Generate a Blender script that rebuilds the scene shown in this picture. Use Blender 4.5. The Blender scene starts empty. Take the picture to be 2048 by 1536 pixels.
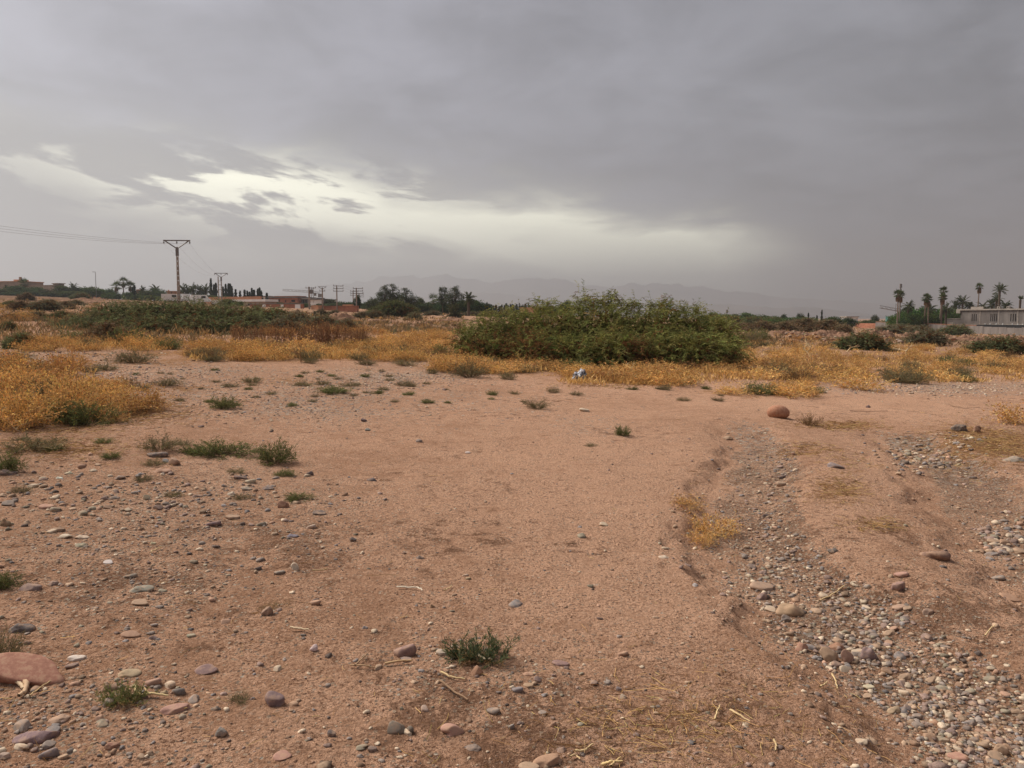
import bpy, math, random
import numpy as np
from mathutils import Vector

rng = np.random.default_rng(7)
random.seed(7)
R = math.radians
sc = bpy.context.scene
COL = sc.collection

# =====================================================================
# camera, world, sun, exposure
# =====================================================================
F = 1547.0                      # focal length in photo pixels (2048 wide)
HY = 636.0                      # eye level row in the photo
EYE = 1.6
PITCH = math.atan((768 - HY) / F)
cam = bpy.data.cameras.new('camera')
cam.sensor_width = 36.0
cam.lens = 36.0 * F / 2048.0
cam.clip_start = 0.05
cam.clip_end = 60000
camo = bpy.data.objects.new('camera', cam)
COL.objects.link(camo)
camo.location = (0, 0, EYE)
camo.rotation_euler = (R(90) - PITCH, 0, 0)
sc.camera = camo

EXPO = 2.0
SUN_AZ, SUN_EL = -62.0, 47.0    # degrees: azimuth from +Y (negative = to the left)
SUN_STRENGTH = 1.5
SUN_ANGLE = 30.0
SKY_GAIN = 0.197

sd = Vector((math.sin(R(SUN_AZ)) * math.cos(R(SUN_EL)), math.cos(R(SUN_AZ)) * math.cos(R(SUN_EL)), math.sin(R(SUN_EL))))
sl = bpy.data.lights.new('sun', 'SUN')
sl.energy = SUN_STRENGTH
sl.angle = R(SUN_ANGLE)
sl.color = (1.0, 0.93, 0.83)
so = bpy.data.objects.new('sun', sl)
so.rotation_euler = (-sd).to_track_quat('-Z', 'Y').to_euler()
so.location = (0, 0, 300)
COL.objects.link(so)

vs = sc.view_settings
vs.view_transform = 'Standard'
vs.look = 'None'
vs.exposure = EXPO
vs.gamma = 1.0
vs.use_curve_mapping = False
cy = sc.cycles
cy.use_denoising = True
cy.max_bounces = 4
cy.diffuse_bounces = 2
cy.glossy_bounces = 2
cy.transmission_bounces = 3
cy.volume_bounces = 1
cy.use_adaptive_sampling = False


class X:
    """a shader value with arithmetic"""
    def __init__(s, nt, sock):
        s.nt, s.k = nt, sock

    def op(s, o, *a, clamp=False):
        n = s.nt.nodes.new('ShaderNodeMath')
        n.operation = o
        n.use_clamp = clamp
        for i, v in enumerate((s,) + a):
            if isinstance(v, X):
                s.nt.links.new(v.k, n.inputs[i])
            else:
                n.inputs[i].default_value = v
        return X(s.nt, n.outputs[0])

    def __add__(s, o): return s.op('ADD', o)
    def __radd__(s, o): return s.op('ADD', o)
    def __sub__(s, o): return s.op('SUBTRACT', o)
    def __rsub__(s, o): return s.op('MULTIPLY', -1.0).op('ADD', o)
    def __mul__(s, o): return s.op('MULTIPLY', o)
    def __rmul__(s, o): return s.op('MULTIPLY', o)
    def __truediv__(s, o): return s.op('DIVIDE', o)

    def ss(s, a, b, lo=0.0, hi=1.0):
        n = s.nt.nodes.new('ShaderNodeMapRange')
        n.interpolation_type = 'SMOOTHSTEP'
        s.nt.links.new(s.k, n.inputs['Value'])
        for nm, v in (('From Min', a), ('From Max', b), ('To Min', lo), ('To Max', hi)):
            n.inputs[nm].default_value = v
        return X(s.nt, n.outputs[0])

    def bell(s, c, w):
        t = (s - c) / w
        return (t * t * -1.0).op('EXPONENT')


def mixc(nt, fac, a, b, mode='MIX'):
    n = nt.nodes.new('ShaderNodeMix')
    n.data_type = 'RGBA'
    n.blend_type = mode
    n.clamp_factor = True
    for sock, v in ((n.inputs['Factor'], fac), (n.inputs['A'], a), (n.inputs['B'], b)):
        pass
    fi = [i for i in n.inputs if i.name == 'Factor' and i.type == 'VALUE'][0]
    ai = [i for i in n.inputs if i.name == 'A' and i.type == 'RGBA'][0]
    bi = [i for i in n.inputs if i.name == 'B' and i.type == 'RGBA'][0]
    for sock, v in ((fi, fac), (ai, a), (bi, b)):
        if isinstance(v, X):
            nt.links.new(v.k, sock)
        elif hasattr(v, 'node'):
            nt.links.new(v, sock)
        elif sock.type == 'RGBA':
            sock.default_value = (*v, 1.0) if len(v) == 3 else v
        else:
            sock.default_value = v
    return [o for o in n.outputs if o.type == 'RGBA'][0]


def noise(nt, vec, scale, detail=4, rough=0.5, dist=0.0, dim='3D'):
    n = nt.nodes.new('ShaderNodeTexNoise')
    n.noise_dimensions = dim
    n.inputs['Scale'].default_value = scale
    n.inputs['Detail'].default_value = detail
    n.inputs['Roughness'].default_value = rough
    n.inputs['Distortion'].default_value = dist
    if vec is not None:
        nt.links.new(vec, n.inputs['Vector'])
    return n


def combine(nt, a, b, c):
    n = nt.nodes.new('ShaderNodeCombineXYZ')
    for i, v in enumerate((a, b, c)):
        if isinstance(v, X):
            nt.links.new(v.k, n.inputs[i])
        else:
            n.inputs[i].default_value = v
    return n.outputs[0]


def srgb(r, g, b):
    def f(v):
        v /= 255.0
        return v / 12.92 if v <= 0.04045 else ((v + 0.055) / 1.055) ** 2.4
    return (f(r), f(g), f(b))


def build_world():
    w = bpy.data.worlds.new('World')
    sc.world = w
    w.use_nodes = True
    nt = w.node_tree
    nt.nodes.clear()
    out = nt.nodes.new('ShaderNodeOutputWorld')
    bg = nt.nodes.new('ShaderNodeBackground')
    nt.links.new(bg.outputs[0], out.inputs['Surface'])
    tc = nt.nodes.new('ShaderNodeTexCoord')
    sp = nt.nodes.new('ShaderNodeSeparateXYZ')
    nt.links.new(tc.outputs['Generated'], sp.inputs[0])
    dx, dy, dz = (X(nt, sp.outputs[i]) for i in range(3))
    az = dx.op('ARCTAN2', dy) * (180 / math.pi)
    el = dz.op('ARCSINE') * (180 / math.pi)
    dzp = dz.op('MAXIMUM', 0.0)
    u = dx / (dzp + 0.16)
    v = dy / (dzp + 0.16)
    uv = combine(nt, u + 3.7, v + 1.9, 2.3)
    n1 = X(nt, noise(nt, uv, 0.75, 4, 0.52, 0.5).outputs['Fac'])
    uv2 = combine(nt, u + 3.1, v * 1.0 + 7.7, 1.3)
    n2 = X(nt, noise(nt, uv2, 2.3, 5, 0.58, 0.35).outputs['Fac'])
    t = el - (6.7 - az * 0.13)
    n2c = n2.ss(0.28, 0.72) - 0.5
    tw = t + (n1 - 0.5) * 5.0 + n2c * 1.3
    deck = tw.ss(-0.2, 3.4)
    win = (az.ss(-33, -19) * 0.72 + 0.28) * az.ss(-60, -30) * az.ss(23, 12)
    strip = (tw.bell(-0.4, 1.9) * 0.62 + tw.bell(-1.6, 3.4) * 0.42 + tw.bell(-1.2, 2.6) * 0.60 * az.bell(7, 9)) * win
    # broken cloudlets under the deck on the left
    uv3 = combine(nt, az * 0.125, el * 0.50 + az * 0.07, 4.2)
    n3 = X(nt, noise(nt, uv3, 1.0, 5, 0.6, 0.25).outputs['Fac'])
    patch = (n3 + az.ss(-18, -32) * 0.10).ss(0.47, 0.585) * az.ss(6, -12) * el.ss(13.5, 11.0) * el.ss(3.5, 6.0)
    # colours of the cloud, before the haze in front of it
    low = mixc(nt, az.ss(9, 25), mixc(nt, az.ss(-30, -8), srgb(172, 169, 168), (0.84, 0.81, 0.71)), srgb(150, 148, 149))
    grey = mixc(nt, az.ss(-14, 28), srgb(168, 168, 182), srgb(148, 149, 158))
    tex = (n1 - 0.5) * 1.15 + n2c * 0.52 + 1.02
    gain = (dzp * 0.75 + 0.80) * tex
    g2 = nt.nodes.new('ShaderNodeVectorMath')
    g2.operation = 'SCALE'
    nt.links.new(grey, g2.inputs[0])
    nt.links.new(gain.k, g2.inputs['Scale'])
    c = mixc(nt, deck, low, g2.outputs[0])
    c = mixc(nt, strip * (1.0 - patch * 0.92), c, (2.75, 2.70, 2.15))
    c = mixc(nt, patch * 0.7 * win, c, srgb(188, 186, 186))
    # thin share of clear sky behind the cloud
    sky = nt.nodes.new('ShaderNodeTexSky')
    sky.sky_type = 'NISHITA'
    sky.sun_disc = False
    sky.sun_elevation = R(SUN_EL)
    sky.sun_rotation = R(SUN_AZ)
    sky.dust_density = 3.0
    s2 = nt.nodes.new('ShaderNodeVectorMath')
    s2.operation = 'SCALE'
    nt.links.new(sky.outputs[0], s2.inputs[0])
    s2.inputs['Scale'].default_value = 0.08
    c = mixc(nt, 0.06, c, s2.outputs[0])
    nt.links.new(c, bg.inputs['Color'])
    bg.inputs['Strength'].default_value = SKY_GAIN


build_world()
sc.world.cycles.sampling_method = 'NONE'

# =====================================================================
# geometry of the place: terrain height, photo rays
# =====================================================================
CP, SP = math.cos(PITCH), math.sin(PITCH)
TA, TB = 0.011, 0.038           # the land rises away and to the left


def hash2(ix, iy, s):
    n = (ix.astype(np.int64) * 374761393 + iy.astype(np.int64) * 668265263 + s * 974634777) & 0x7fffffff
    n = ((n ^ (n >> 13)) * 1274126177) & 0x7fffffff
    n = ((n ^ (n >> 15)) * 668265263) & 0x7fffffff
    return ((n ^ (n >> 16)) & 0xffff) / 65535.0


def vnoise(x, y, s=0):
    ix, iy = np.floor(x), np.floor(y)
    fx, fy = x - ix, y - iy
    fx, fy = fx * fx * (3 - 2 * fx), fy * fy * (3 - 2 * fy)
    a, b = hash2(ix, iy, s), hash2(ix + 1, iy, s)
    c, d = hash2(ix, iy + 1, s), hash2(ix + 1, iy + 1, s)
    return ((a * (1 - fx) + b * fx) * (1 - fy) + (c * (1 - fx) + d * fx) * fy) * 2 - 1


def fbm(x, y, s=0, o=3):
    t, a = 0.0, 1.0
    for i in range(o):
        t = t + a * vnoise(x * 2 ** i, y * 2 ** i, s + i * 17)
        a *= 0.5
    return t


def hbase(x, y):
    r = np.hypot(x, y) + 1e-6
    rr = np.where(r < 260, r, 260 + 90 * (1 - np.exp(-np.maximum(r - 260, 0) / 90)))
    k = rr / r
    return (TA * y - TB * x) * k


def ray(px, py):
    a, b = (np.asarray(px, float) - 1024) / F, (768 - np.asarray(py, float)) / F
    return a, CP + b * SP, -SP + b * CP


def ground(px, py):
    """where the photo ray meets the sloping land (near field)"""
    dx, dy, dz = ray(px, py)
    t = EYE / np.maximum(TA * dy - TB * dx - dz, 1e-4)
    return dx * t, dy * t


def at(px, py, Y):
    """the point on a photo ray at forward distance Y"""
    dx, dy, dz = ray(px, py)
    t = Y / dy
    return float(dx * t), float(Y), float(EYE + dz * t)


def proj(x, y, z):
    zc = y * CP - (z - EYE) * SP
    yc = y * SP + (z - EYE) * CP
    zc = np.maximum(zc, 1e-3)
    return 1024 + F * x / zc, 768 - F * yc / zc


def path_world(pts):
    p = np.array(pts, float)
    x, y = ground(p[:, 0], p[:, 1])
    return np.stack([x, y], 1)


GA = path_world([(1475, 835), (1500, 868), (1520, 905), (1512, 960), (1496, 1020), (1505, 1085), (1575, 1150), (1690, 1235), (1815, 1325), (1945, 1425), (2090, 1540), (2330, 1740)])
GB = path_world([(1790, 858), (1830, 885), (1890, 925), (1940, 980), (2010, 1040), (2110, 1110), (2320, 1240)])


def signed(x, y, P):
    """signed distance to a polyline; positive on the right as one walks towards the camera"""
    best = np.full(np.shape(x), 1e9)
    sg = np.zeros(np.shape(x))
    tt = np.zeros(np.shape(x))
    for i in range(len(P) - 1):
        a, b = P[i], P[i + 1]
        ab = b - a
        L = ab @ ab
        t = np.clip(((x - a[0]) * ab[0] + (y - a[1]) * ab[1]) / L, 0, 1)
        ex, ey = x - a[0] - t * ab[0], y - a[1] - t * ab[1]
        d = np.hypot(ex, ey)
        cr = ab[0] * ey - ab[1] * ex      # >0: to the left of travel
        m = d < best
        best = np.where(m, d, best)
        sg = np.where(m, np.sign(cr), sg)
        tt = np.where(m, (i + t) / (len(P) - 1), tt)
    return best * sg, tt     # travel towards the camera: left of travel = photo right


def smooth(t):
    t = np.clip(t, 0, 1)
    return t * t * (3 - 2 * t)


def gully(x, y):
    near = (x > 0.3) & (x < 14) & (y < 16) & (y > -4)
    h = np.zeros(np.shape(x))
    g = np.zeros(np.shape(x))
    if not np.any(near):
        return h, g
    xn, yn = np.asarray(x)[near], np.asarray(y)[near]
    hh, gg = np.zeros(xn.shape), np.zeros(xn.shape)
    for P, hw, dep, bank in ((GA, 0.36, 0.085, 0.27), (GB, 0.38, 0.085, 0.34)):
        s, t = signed(xn, yn, P)
        s = s + 0.10 * fbm(xn * 2.3, yn * 2.3, 5) + 0.04 * fbm(xn * 9, yn * 9, 8)
        wid = hw * (0.8 + 0.5 * t)
        left = smooth((s + wid + bank) / bank)
        right = 1 - smooth((s - wid * 0.4) / (wid * 1.1))
        pr = left * right * smooth(t * 7)
        hh -= dep * pr
        gg = np.maximum(gg, smooth((s + wid * 1.0) / 0.1) * (1 - smooth((s - wid * 0.85) / (wid * 0.6))) * smooth(t * 9))
        hh += 0.05 * np.exp(-((s - wid * 2.1) / 0.35) ** 2) * smooth(t * 6)
    h[near] = hh
    g[near] = gg
    return h, g


def height(x, y):
    x, y = np.asarray(x, float), np.asarray(y, float)
    r = np.hypot(x, y)
    und = 0.05 * fbm(x / 5.5, y / 5.5, 3, 2) * smooth((r - 3) / 8) + 0.022 * fbm(x / 1.3, y / 1.3, 11, 3) + 0.009 * fbm(x / 0.22, y / 0.22, 23, 2) + 0.004 * fbm(x / 0.06, y / 0.06, 29, 2) * (1 - smooth((r - 5) / 4))
    und = und * (1 + 2.0 * smooth((r - 30) / 60))
    return hbase(x, y) + und + gully(x, y)[0]


def H1(x, y):
    return float(height(np.array([x]), np.array([y]))[0])


def gp(px, py):
    x, y = ground(px, py)
    x, y = float(x), float(y)
    return x, y, H1(x, y)


def kpx(y):
    """metres per photo pixel at forward distance y"""
    return y * CP / F


def blobs(px, py, L):
    t = np.zeros(np.shape(px))
    for cx, cyy, rx, ry, w in L:
        t = np.maximum(t, w * np.exp(-(((px - cx) / rx) ** 2 + ((py - cyy) / ry) ** 2)))
    return t


GRAVEL = [(200, 1040, 330, 110, .75), (480, 980, 220, 80, .55), (120, 960, 200, 50, .55), (250, 1180, 260, 120, .5), (150, 1400, 260, 130, .4), (620, 1050, 160, 80, .4),
          (600, 800, 330, 45, .7), (760, 752, 170, 18, .85), (150, 715, 170, 22, .6), (350, 750, 220, 30, .6), (1920, 775, 200, 13, 1.), (1730, 772, 80, 12, .9), (1165, 850, 70, 20, .3),
          (1020, 1360, 160, 60, .5), (860, 1330, 120, 60, .4), (880, 697, 70, 6, .7), (860, 725, 60, 6, .6), (1900, 720, 100, 6, .3), (1880, 1330, 120, 150, .5), (2000, 900, 90, 60, .35)]
SAND = [(1150, 1000, 360, 200, .8), (1250, 1200, 240, 150, .85), (700, 1420, 300, 120, .35), (750, 900, 300, 80, .4), (1600, 805, 280, 28, 1.), (1850, 825, 170, 28, .95), (1690, 1030, 80, 120, .6), (1750, 950, 70, 60, .7), (1960, 1170, 120, 80, .5),
        (1250, 772, 160, 12, .8), (1400, 770, 70, 12, .95), (1000, 850, 400, 60, .4), (900, 640, 120, 8, .5), (80, 665, 90, 8, .6)]
LITTER = [(250, 820, 130, 26, .9), (120, 895, 140, 34, .7), (90, 850, 140, 16, .9), (1970, 890, 130, 44, .95), (1680, 850, 90, 10, 1.), (1680, 990, 60, 26, .5), (1600, 905, 60, 14, .6), (1230, 765, 130, 8, .8),
          (560, 762, 130, 8, .8), (380, 775, 90, 9, .5), (1420, 950, 60, 30, .3), (1180, 735, 330, 22, .9), (1760, 730, 330, 32, .9), (480, 705, 420, 26, .8), (800, 680, 130, 22, .8), (100, 780, 140, 50, .7),
          (330, 720, 200, 16, .6), (1500, 785, 120, 12, .7), (1750, 1060, 60, 12, .5), (1330, 1420, 200, 60, .25), (90, 630, 120, 16, .6), (1560, 690, 160, 12, .6)]
DARK = [(100, 592, 330, 22, 1.6), (700, 630, 200, 8, .5), (1900, 672, 160, 14, .4), (1000, 640, 600, 12, .45), (300, 640, 300, 30, .4), (1500, 690, 300, 30, .4), (960, 1440, 300, 110, .65), (200, 1190, 260, 60, .45), (900, 1080, 150, 60, .55), (1880, 1250, 150, 90, .5), (1640, 1440, 220, 80, .35), (560, 1100, 200, 80, .35), (700, 1290, 160, 50, .3), (260, 1290, 160, 40, .3)]


def masks(x, y, z):
    px, py = proj(x, y, z)
    n = fbm(x / 0.9, y / 0.9, 41, 3)
    j = 1 + 0.55 * n
    g = np.clip(blobs(px, py, GRAVEL) * j, 0, 1)
    g = np.maximum(g, gully(x, y)[1])
    far = y < 1.0
    out = np.stack([g, np.clip(blobs(px, py, SAND) * j, 0, 1), np.clip(blobs(px, py, LITTER) * (1 + 0.7 * n), 0, 1), np.clip(blobs(px, py, DARK) * j, 0, 1)], -1)
    out[..., 3] = np.maximum(out[..., 3], 0.55 * gully(x, y)[1])
    out[far] = (0.3, 0.3, 0.1, 0.2)
    return out


# =====================================================================
# mesh and material helpers
# =====================================================================
def mkmesh(name, parts, mats, smooth_shade=False):
    """parts: list of (verts [n,3], faces [m,3|4], colour [3] or [n,3] or None, material index)"""
    V, Ls, Lt, Cs, Mi, off = [], [], [], [], [], 0
    for p in parts:
        v, f = np.asarray(p[0], float).reshape(-1, 3), np.asarray(p[1])
        c = p[2] if len(p) > 2 else None
        mi = p[3] if len(p) > 3 else 0
        V.append(v)
        Ls.append((f + off).ravel())
        Lt.append(np.full(len(f), f.shape[1]))
        Mi.append(np.full(len(f), mi))
        c = np.ones(3) if c is None else np.asarray(c, float)
        Cs.append(np.broadcast_to(c, (len(v), 3)))
        off += len(v)
    V, Ls, Lt, Cs, Mi = np.concatenate(V), np.concatenate(Ls), np.concatenate(Lt), np.concatenate(Cs), np.concatenate(Mi)
    me = bpy.data.meshes.new(name)
    me.vertices.add(len(V))
    me.vertices.foreach_set('co', V.astype(np.float32).ravel())
    me.loops.add(len(Ls))
    me.loops.foreach_set('vertex_index', Ls.astype(np.int32))
    me.polygons.add(len(Lt))
    me.polygons.foreach_set('loop_start', np.concatenate([[0], np.cumsum(Lt)[:-1]]).astype(np.int32))
    me.polygons.foreach_set('loop_total', Lt.astype(np.int32))
    me.polygons.foreach_set('material_index', Mi.astype(np.int32))
    me.polygons.foreach_set('use_smooth', np.full(len(Lt), smooth_shade))
    at_ = me.color_attributes.new('tint', 'FLOAT_COLOR', 'POINT')
    at_.data.foreach_set('color', np.concatenate([Cs, np.ones((len(Cs), 1))], 1).astype(np.float32).ravel())
    for m in mats:
        me.materials.append(m)
    me.update(calc_edges=True)
    return me


def obj(name, data, parent=None, loc=(0, 0, 0), rotz=0.0, scale=(1, 1, 1)):
    o = bpy.data.objects.new(name, data)
    COL.objects.link(o)
    o.location = loc
    o.rotation_euler = (0, 0, rotz)
    o.scale = scale
    if parent is not None:
        o.parent = parent
    return o


def tag(o, label, cat=None, group=None, kind=None):
    o['label'] = label
    if cat:
        o['category'] = cat
    if group:
        o['group'] = group
    if kind:
        o['kind'] = kind
    return o


def nodes(name):
    m = bpy.data.materials.new(name)
    m.use_nodes = True
    nt = m.node_tree
    nt.nodes.clear()
    out = nt.nodes.new('ShaderNodeOutputMaterial')
    return m, nt, out


def principled(nt, out, rough=0.9, spec=0.2):
    b = nt.nodes.new('ShaderNodeBsdfPrincipled')
    b.inputs['Roughness'].default_value = rough
    b.inputs['Specular IOR Level'].default_value = spec
    nt.links.new(b.outputs[0], out.inputs['Surface'])
    return b


def bump(nt, b, h, strength, dist):
    n = nt.nodes.new('ShaderNodeBump')
    n.inputs['Strength'].default_value = strength
    n.inputs['Distance'].default_value = dist
    nt.links.new(h.k if isinstance(h, X) else h, n.inputs['Height'])
    nt.links.new(n.outputs[0], b.inputs['Normal'])


def mat_plain(name, col, var=0.25, scale=4.0, rough=0.85, spec=0.2, streak=False, coords='Object'):
    m, nt, out = nodes(name)
    b = principled(nt, out, rough, spec)
    tc = nt.nodes.new('ShaderNodeTexCoord')
    vec = tc.outputs[coords]
    if streak:
        mp = nt.nodes.new('ShaderNodeMapping')
        mp.inputs['Scale'].default_value = (1, 1, 0.25)
        nt.links.new(vec, mp.inputs[0])
        vec = mp.outputs[0]
    n = X(nt, noise(nt, vec, scale, 6, 0.6).outputs['Fac'])
    lo = tuple(c * (1 - var) for c in col)
    hi = tuple(min(1, c * (1 + var)) for c in col)
    nt.links.new(mixc(nt, n.ss(0.3, 0.7), lo, hi), b.inputs['Base Color'])
    bump(nt, b, n, 0.3, 0.02)
    return m


def mat_leaf(name, tr=0.25, rough=0.75, huevar=0.25):
    """colour from the mesh tint, varied a little from plant to plant"""
    m, nt, out = nodes(name)
    a = nt.nodes.new('ShaderNodeAttribute')
    a.attribute_name = 'tint'
    oi = nt.nodes.new('ShaderNodeObjectInfo')
    rnd = X(nt, oi.outputs['Random'])
    c = mixc(nt, 1.0, a.outputs['Color'], oi.outputs['Color'], 'MULTIPLY')
    hv = nt.nodes.new('ShaderNodeHueSaturation')
    nt.links.new(c, hv.inputs['Color'])
    nt.links.new((rnd * 0.008 + 0.496).k, hv.inputs['Hue'])
    nt.links.new((rnd * huevar + (1 - huevar / 2)).k, hv.inputs['Value'])
    d = nt.nodes.new('ShaderNodeBsdfDiffuse')
    t = nt.nodes.new('ShaderNodeBsdfTranslucent')
    mx = nt.nodes.new('ShaderNodeMixShader')
    mx.inputs[0].default_value = tr
    nt.links.new(hv.outputs[0], d.inputs['Color'])
    nt.links.new(hv.outputs[0], t.inputs['Color'])
    nt.links.new(d.outputs[0], mx.inputs[1])
    nt.links.new(t.outputs[0], mx.inputs[2])
    nt.links.new(mx.outputs[0], out.inputs['Surface'])
    return m


def mat_stone():
    m, nt, out = nodes('stone')
    b = principled(nt, out, 0.85, 0.15)
    tc = nt.nodes.new('ShaderNodeTexCoord')
    oi = nt.nodes.new('ShaderNodeObjectInfo')
    a = nt.nodes.new('ShaderNodeAttribute')
    a.attribute_name = 'tint'
    geo = nt.nodes.new('ShaderNodeNewGeometry')
    base = mixc(nt, 1.0, oi.outputs['Color'], a.outputs['Color'], 'MULTIPLY')
    n = X(nt, noise(nt, geo.outputs['Position'], 35, 6, 0.65).outputs['Fac'])
    n2 = X(nt, noise(nt, geo.outputs['Position'], 260, 3, 0.6).outputs['Fac'])
    f = n.ss(0.25, 0.75) * 0.7 + n2.ss(0.3, 0.7) * 0.3
    dk = mixc(nt, 1.0, base, (0.68, 0.66, 0.64), 'MULTIPLY')
    c = mixc(nt, f, dk, mixc(nt, 1.0, base, (1.22, 1.2, 1.18), 'MULTIPLY'))
    c = mixc(nt, n.ss(0.46, 0.64) * 0.6, c, (0.40, 0.255, 0.165))     # clinging dust
    nt.links.new(c, b.inputs['Base Color'])
    bump(nt, b, n * 0.7 + n2 * 0.3, 0.35, 0.006)
    return m


def mat_pebbles():
    m, nt, out = nodes('pebbles')
    b = principled(nt, out, 0.9, 0.08)
    a = nt.nodes.new('ShaderNodeAttribute')
    a.attribute_name = 'tint'
    geo = nt.nodes.new('ShaderNodeNewGeometry')
    n = X(nt, noise(nt, geo.outputs['Position'], 120, 3, 0.6).outputs['Fac'])
    c = mixc(nt, n.ss(0.3, 0.7), mixc(nt, 1.0, a.outputs['Color'], (0.75, 0.73, 0.71), 'MULTIPLY'), mixc(nt, 1.0, a.outputs['Color'], (1.15, 1.14, 1.12), 'MULTIPLY'))
    nt.links.new(c, b.inputs['Base Color'])
    return m


def mat_ground():
    m, nt, out = nodes('ground_soil')
    b = principled(nt, out, 1.0, 0.0)
    tc = nt.nodes.new('ShaderNodeTexCoord')
    P = tc.outputs['Object']
    a = nt.nodes.new('ShaderNodeAttribute')
    a.attribute_name = 'masks'
    s = nt.nodes.new('ShaderNodeSeparateColor')
    nt.links.new(a.outputs['Color'], s.inputs[0])
    mg, ms, ml = (X(nt, s.outputs[i]) for i in range(3))
    md = X(nt, a.outputs['Alpha'])
    nb = X(nt, noise(nt, P, 0.55, 2, 0.6).outputs['Fac'])
    nm = X(nt, noise(nt, P, 3.2, 4, 0.65).outputs['Fac'])
    nf = X(nt, noise(nt, P, 28, 4, 0.7).outputs['Fac'])
    ng = X(nt, noise(nt, P, 150, 2, 0.7).outputs['Fac'])
    nc = X(nt, noise(nt, P, 11, 4, 0.72).outputs['Fac'])
    pa = (nb - 0.5) * 1.6 + (nm - 0.5) * 2.6 + (nc - 0.5) * 2.6 + (nf - 0.5) * 1.6
    fac = ms * 0.75 + pa + 0.46
    c = mixc(nt, fac.ss(0.0, 1.0), SOIL_MID, SOIL_LIGHT)
    pb = X(nt, noise(nt, P, 6.0, 5, 0.72).outputs['Fac'])
    dk = md * 0.85 - ms * 0.15 + (pb - 0.5) * 3.4 + (nf - 0.5) * 1.8 + (nb - 0.5) * 1.8 - 0.16
    c = mixc(nt, dk.ss(0.05, 0.5) * 0.78, c, SOIL_DARK)
    c = mixc(nt, md.ss(0.92, 1.0) * 0.8, c, (0.085, 0.042, 0.028))
    c = mixc(nt, nc.ss(0.56, 0.66) * 0.42, c, SOIL_SPECK)
    sk = X(nt, noise(nt, P, 62, 3, 0.75).outputs['Fac'])
    sk2 = X(nt, noise(nt, P, 118, 2, 0.6).outputs['Fac'])
    c = mixc(nt, (sk.ss(0.53, 0.63) * 0.75 + sk2.ss(0.55, 0.64) * 0.6) * (nm.ss(0.35, 0.6) * 0.75 + 0.4), c, SOIL_SPECK)
    c = mixc(nt, sk.ss(0.46, 0.34) * (0.7 - md * 0.5), c, SOIL_PALE)
    # grit: small cells of stone colours
    vo = nt.nodes.new('ShaderNodeTexVoronoi')
    vo.inputs['Scale'].default_value = 62
    nt.links.new(P, vo.inputs['Vector'])
    sv = nt.nodes.new('ShaderNodeSeparateColor')
    nt.links.new(vo.outputs['Color'], sv.inputs[0])
    r0, r1, r2 = (X(nt, sv.outputs[i]) for i in range(3))
    dist = X(nt, vo.outputs['Distance'])
    gcol = mixc(nt, r1.ss(0.0, 1.0), (0.17, 0.135, 0.11), (0.46, 0.34, 0.245))
    gcol = mixc(nt, r2.ss(0.86, 0.95), gcol, (0.62, 0.53, 0.42))
    gm = (r0 + mg * 0.62 + (nm - 0.5) * 0.5).ss(0.86, 0.98) * dist.ss(0.62, 0.42)
    c = mixc(nt, gm * 0.85, c, gcol)
    cd = nt.nodes.new('ShaderNodeVectorMath')
    cd.operation = 'LENGTH'
    nt.links.new(P, cd.inputs[0])
    dist0 = X(nt, cd.outputs['Value'])
    # the far field is browner, scrub covered soil
    c = mixc(nt, dist0.ss(24, 60) * (0.62 - ms * 0.4) * pb.ss(0.3, 0.55), c, (0.20, 0.125, 0.078))
    # larger flat pebbles seen only as colour far off
    vo2 = nt.nodes.new('ShaderNodeTexVoronoi')
    vo2.inputs['Scale'].default_value = 15
    nt.links.new(P, vo2.inputs['Vector'])
    sv2 = nt.nodes.new('ShaderNodeSeparateColor')
    nt.links.new(vo2.outputs['Color'], sv2.inputs[0])
    q0, q1, q2 = (X(nt, sv2.outputs[i]) for i in range(3))
    farf = dist0.ss(7, 13)
    pcol = mixc(nt, q1, (0.17, 0.15, 0.14), (0.50, 0.42, 0.34))
    c = mixc(nt, (q0 + mg * 0.8).ss(0.95, 1.02) * X(nt, vo2.outputs['Distance']).ss(0.5, 0.35) * farf, c, pcol)
    # dry plant litter
    sc2 = nt.nodes.new('ShaderNodeMapping')
    sc2.inputs['Scale'].default_value = (1, 2.2, 1)
    nt.links.new(P, sc2.inputs[0])
    nl = X(nt, noise(nt, sc2.outputs[0], 17, 4, 0.75).outputs['Fac'])
    lit = (ml * 1.3 + (nl - 0.5) * 2.2 + (nm - 0.5) * 2.0 + (pb - 0.5) * 2.4 - 0.48).ss(0.08, 0.42)
    c = mixc(nt, lit * 0.68, c, mixc(nt, ng.ss(0.35, 0.65), (0.17, 0.082, 0.034), (0.40, 0.205, 0.08)))
    nt.links.new(c, b.inputs['Base Color'])
    nh = X(nt, noise(nt, P, 34, 5, 0.75).outputs['Fac'])
    bump(nt, b, nh, 1.0, 0.06)
    return m


SOIL_PALE = (0.70, 0.46, 0.325)
SOIL_SPECK = (0.15, 0.078, 0.047)
SOIL_LIGHT = (0.66, 0.39, 0.255)
SOIL_MID = (0.44, 0.245, 0.152)
SOIL_DARK = (0.185, 0.098, 0.06)

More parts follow.
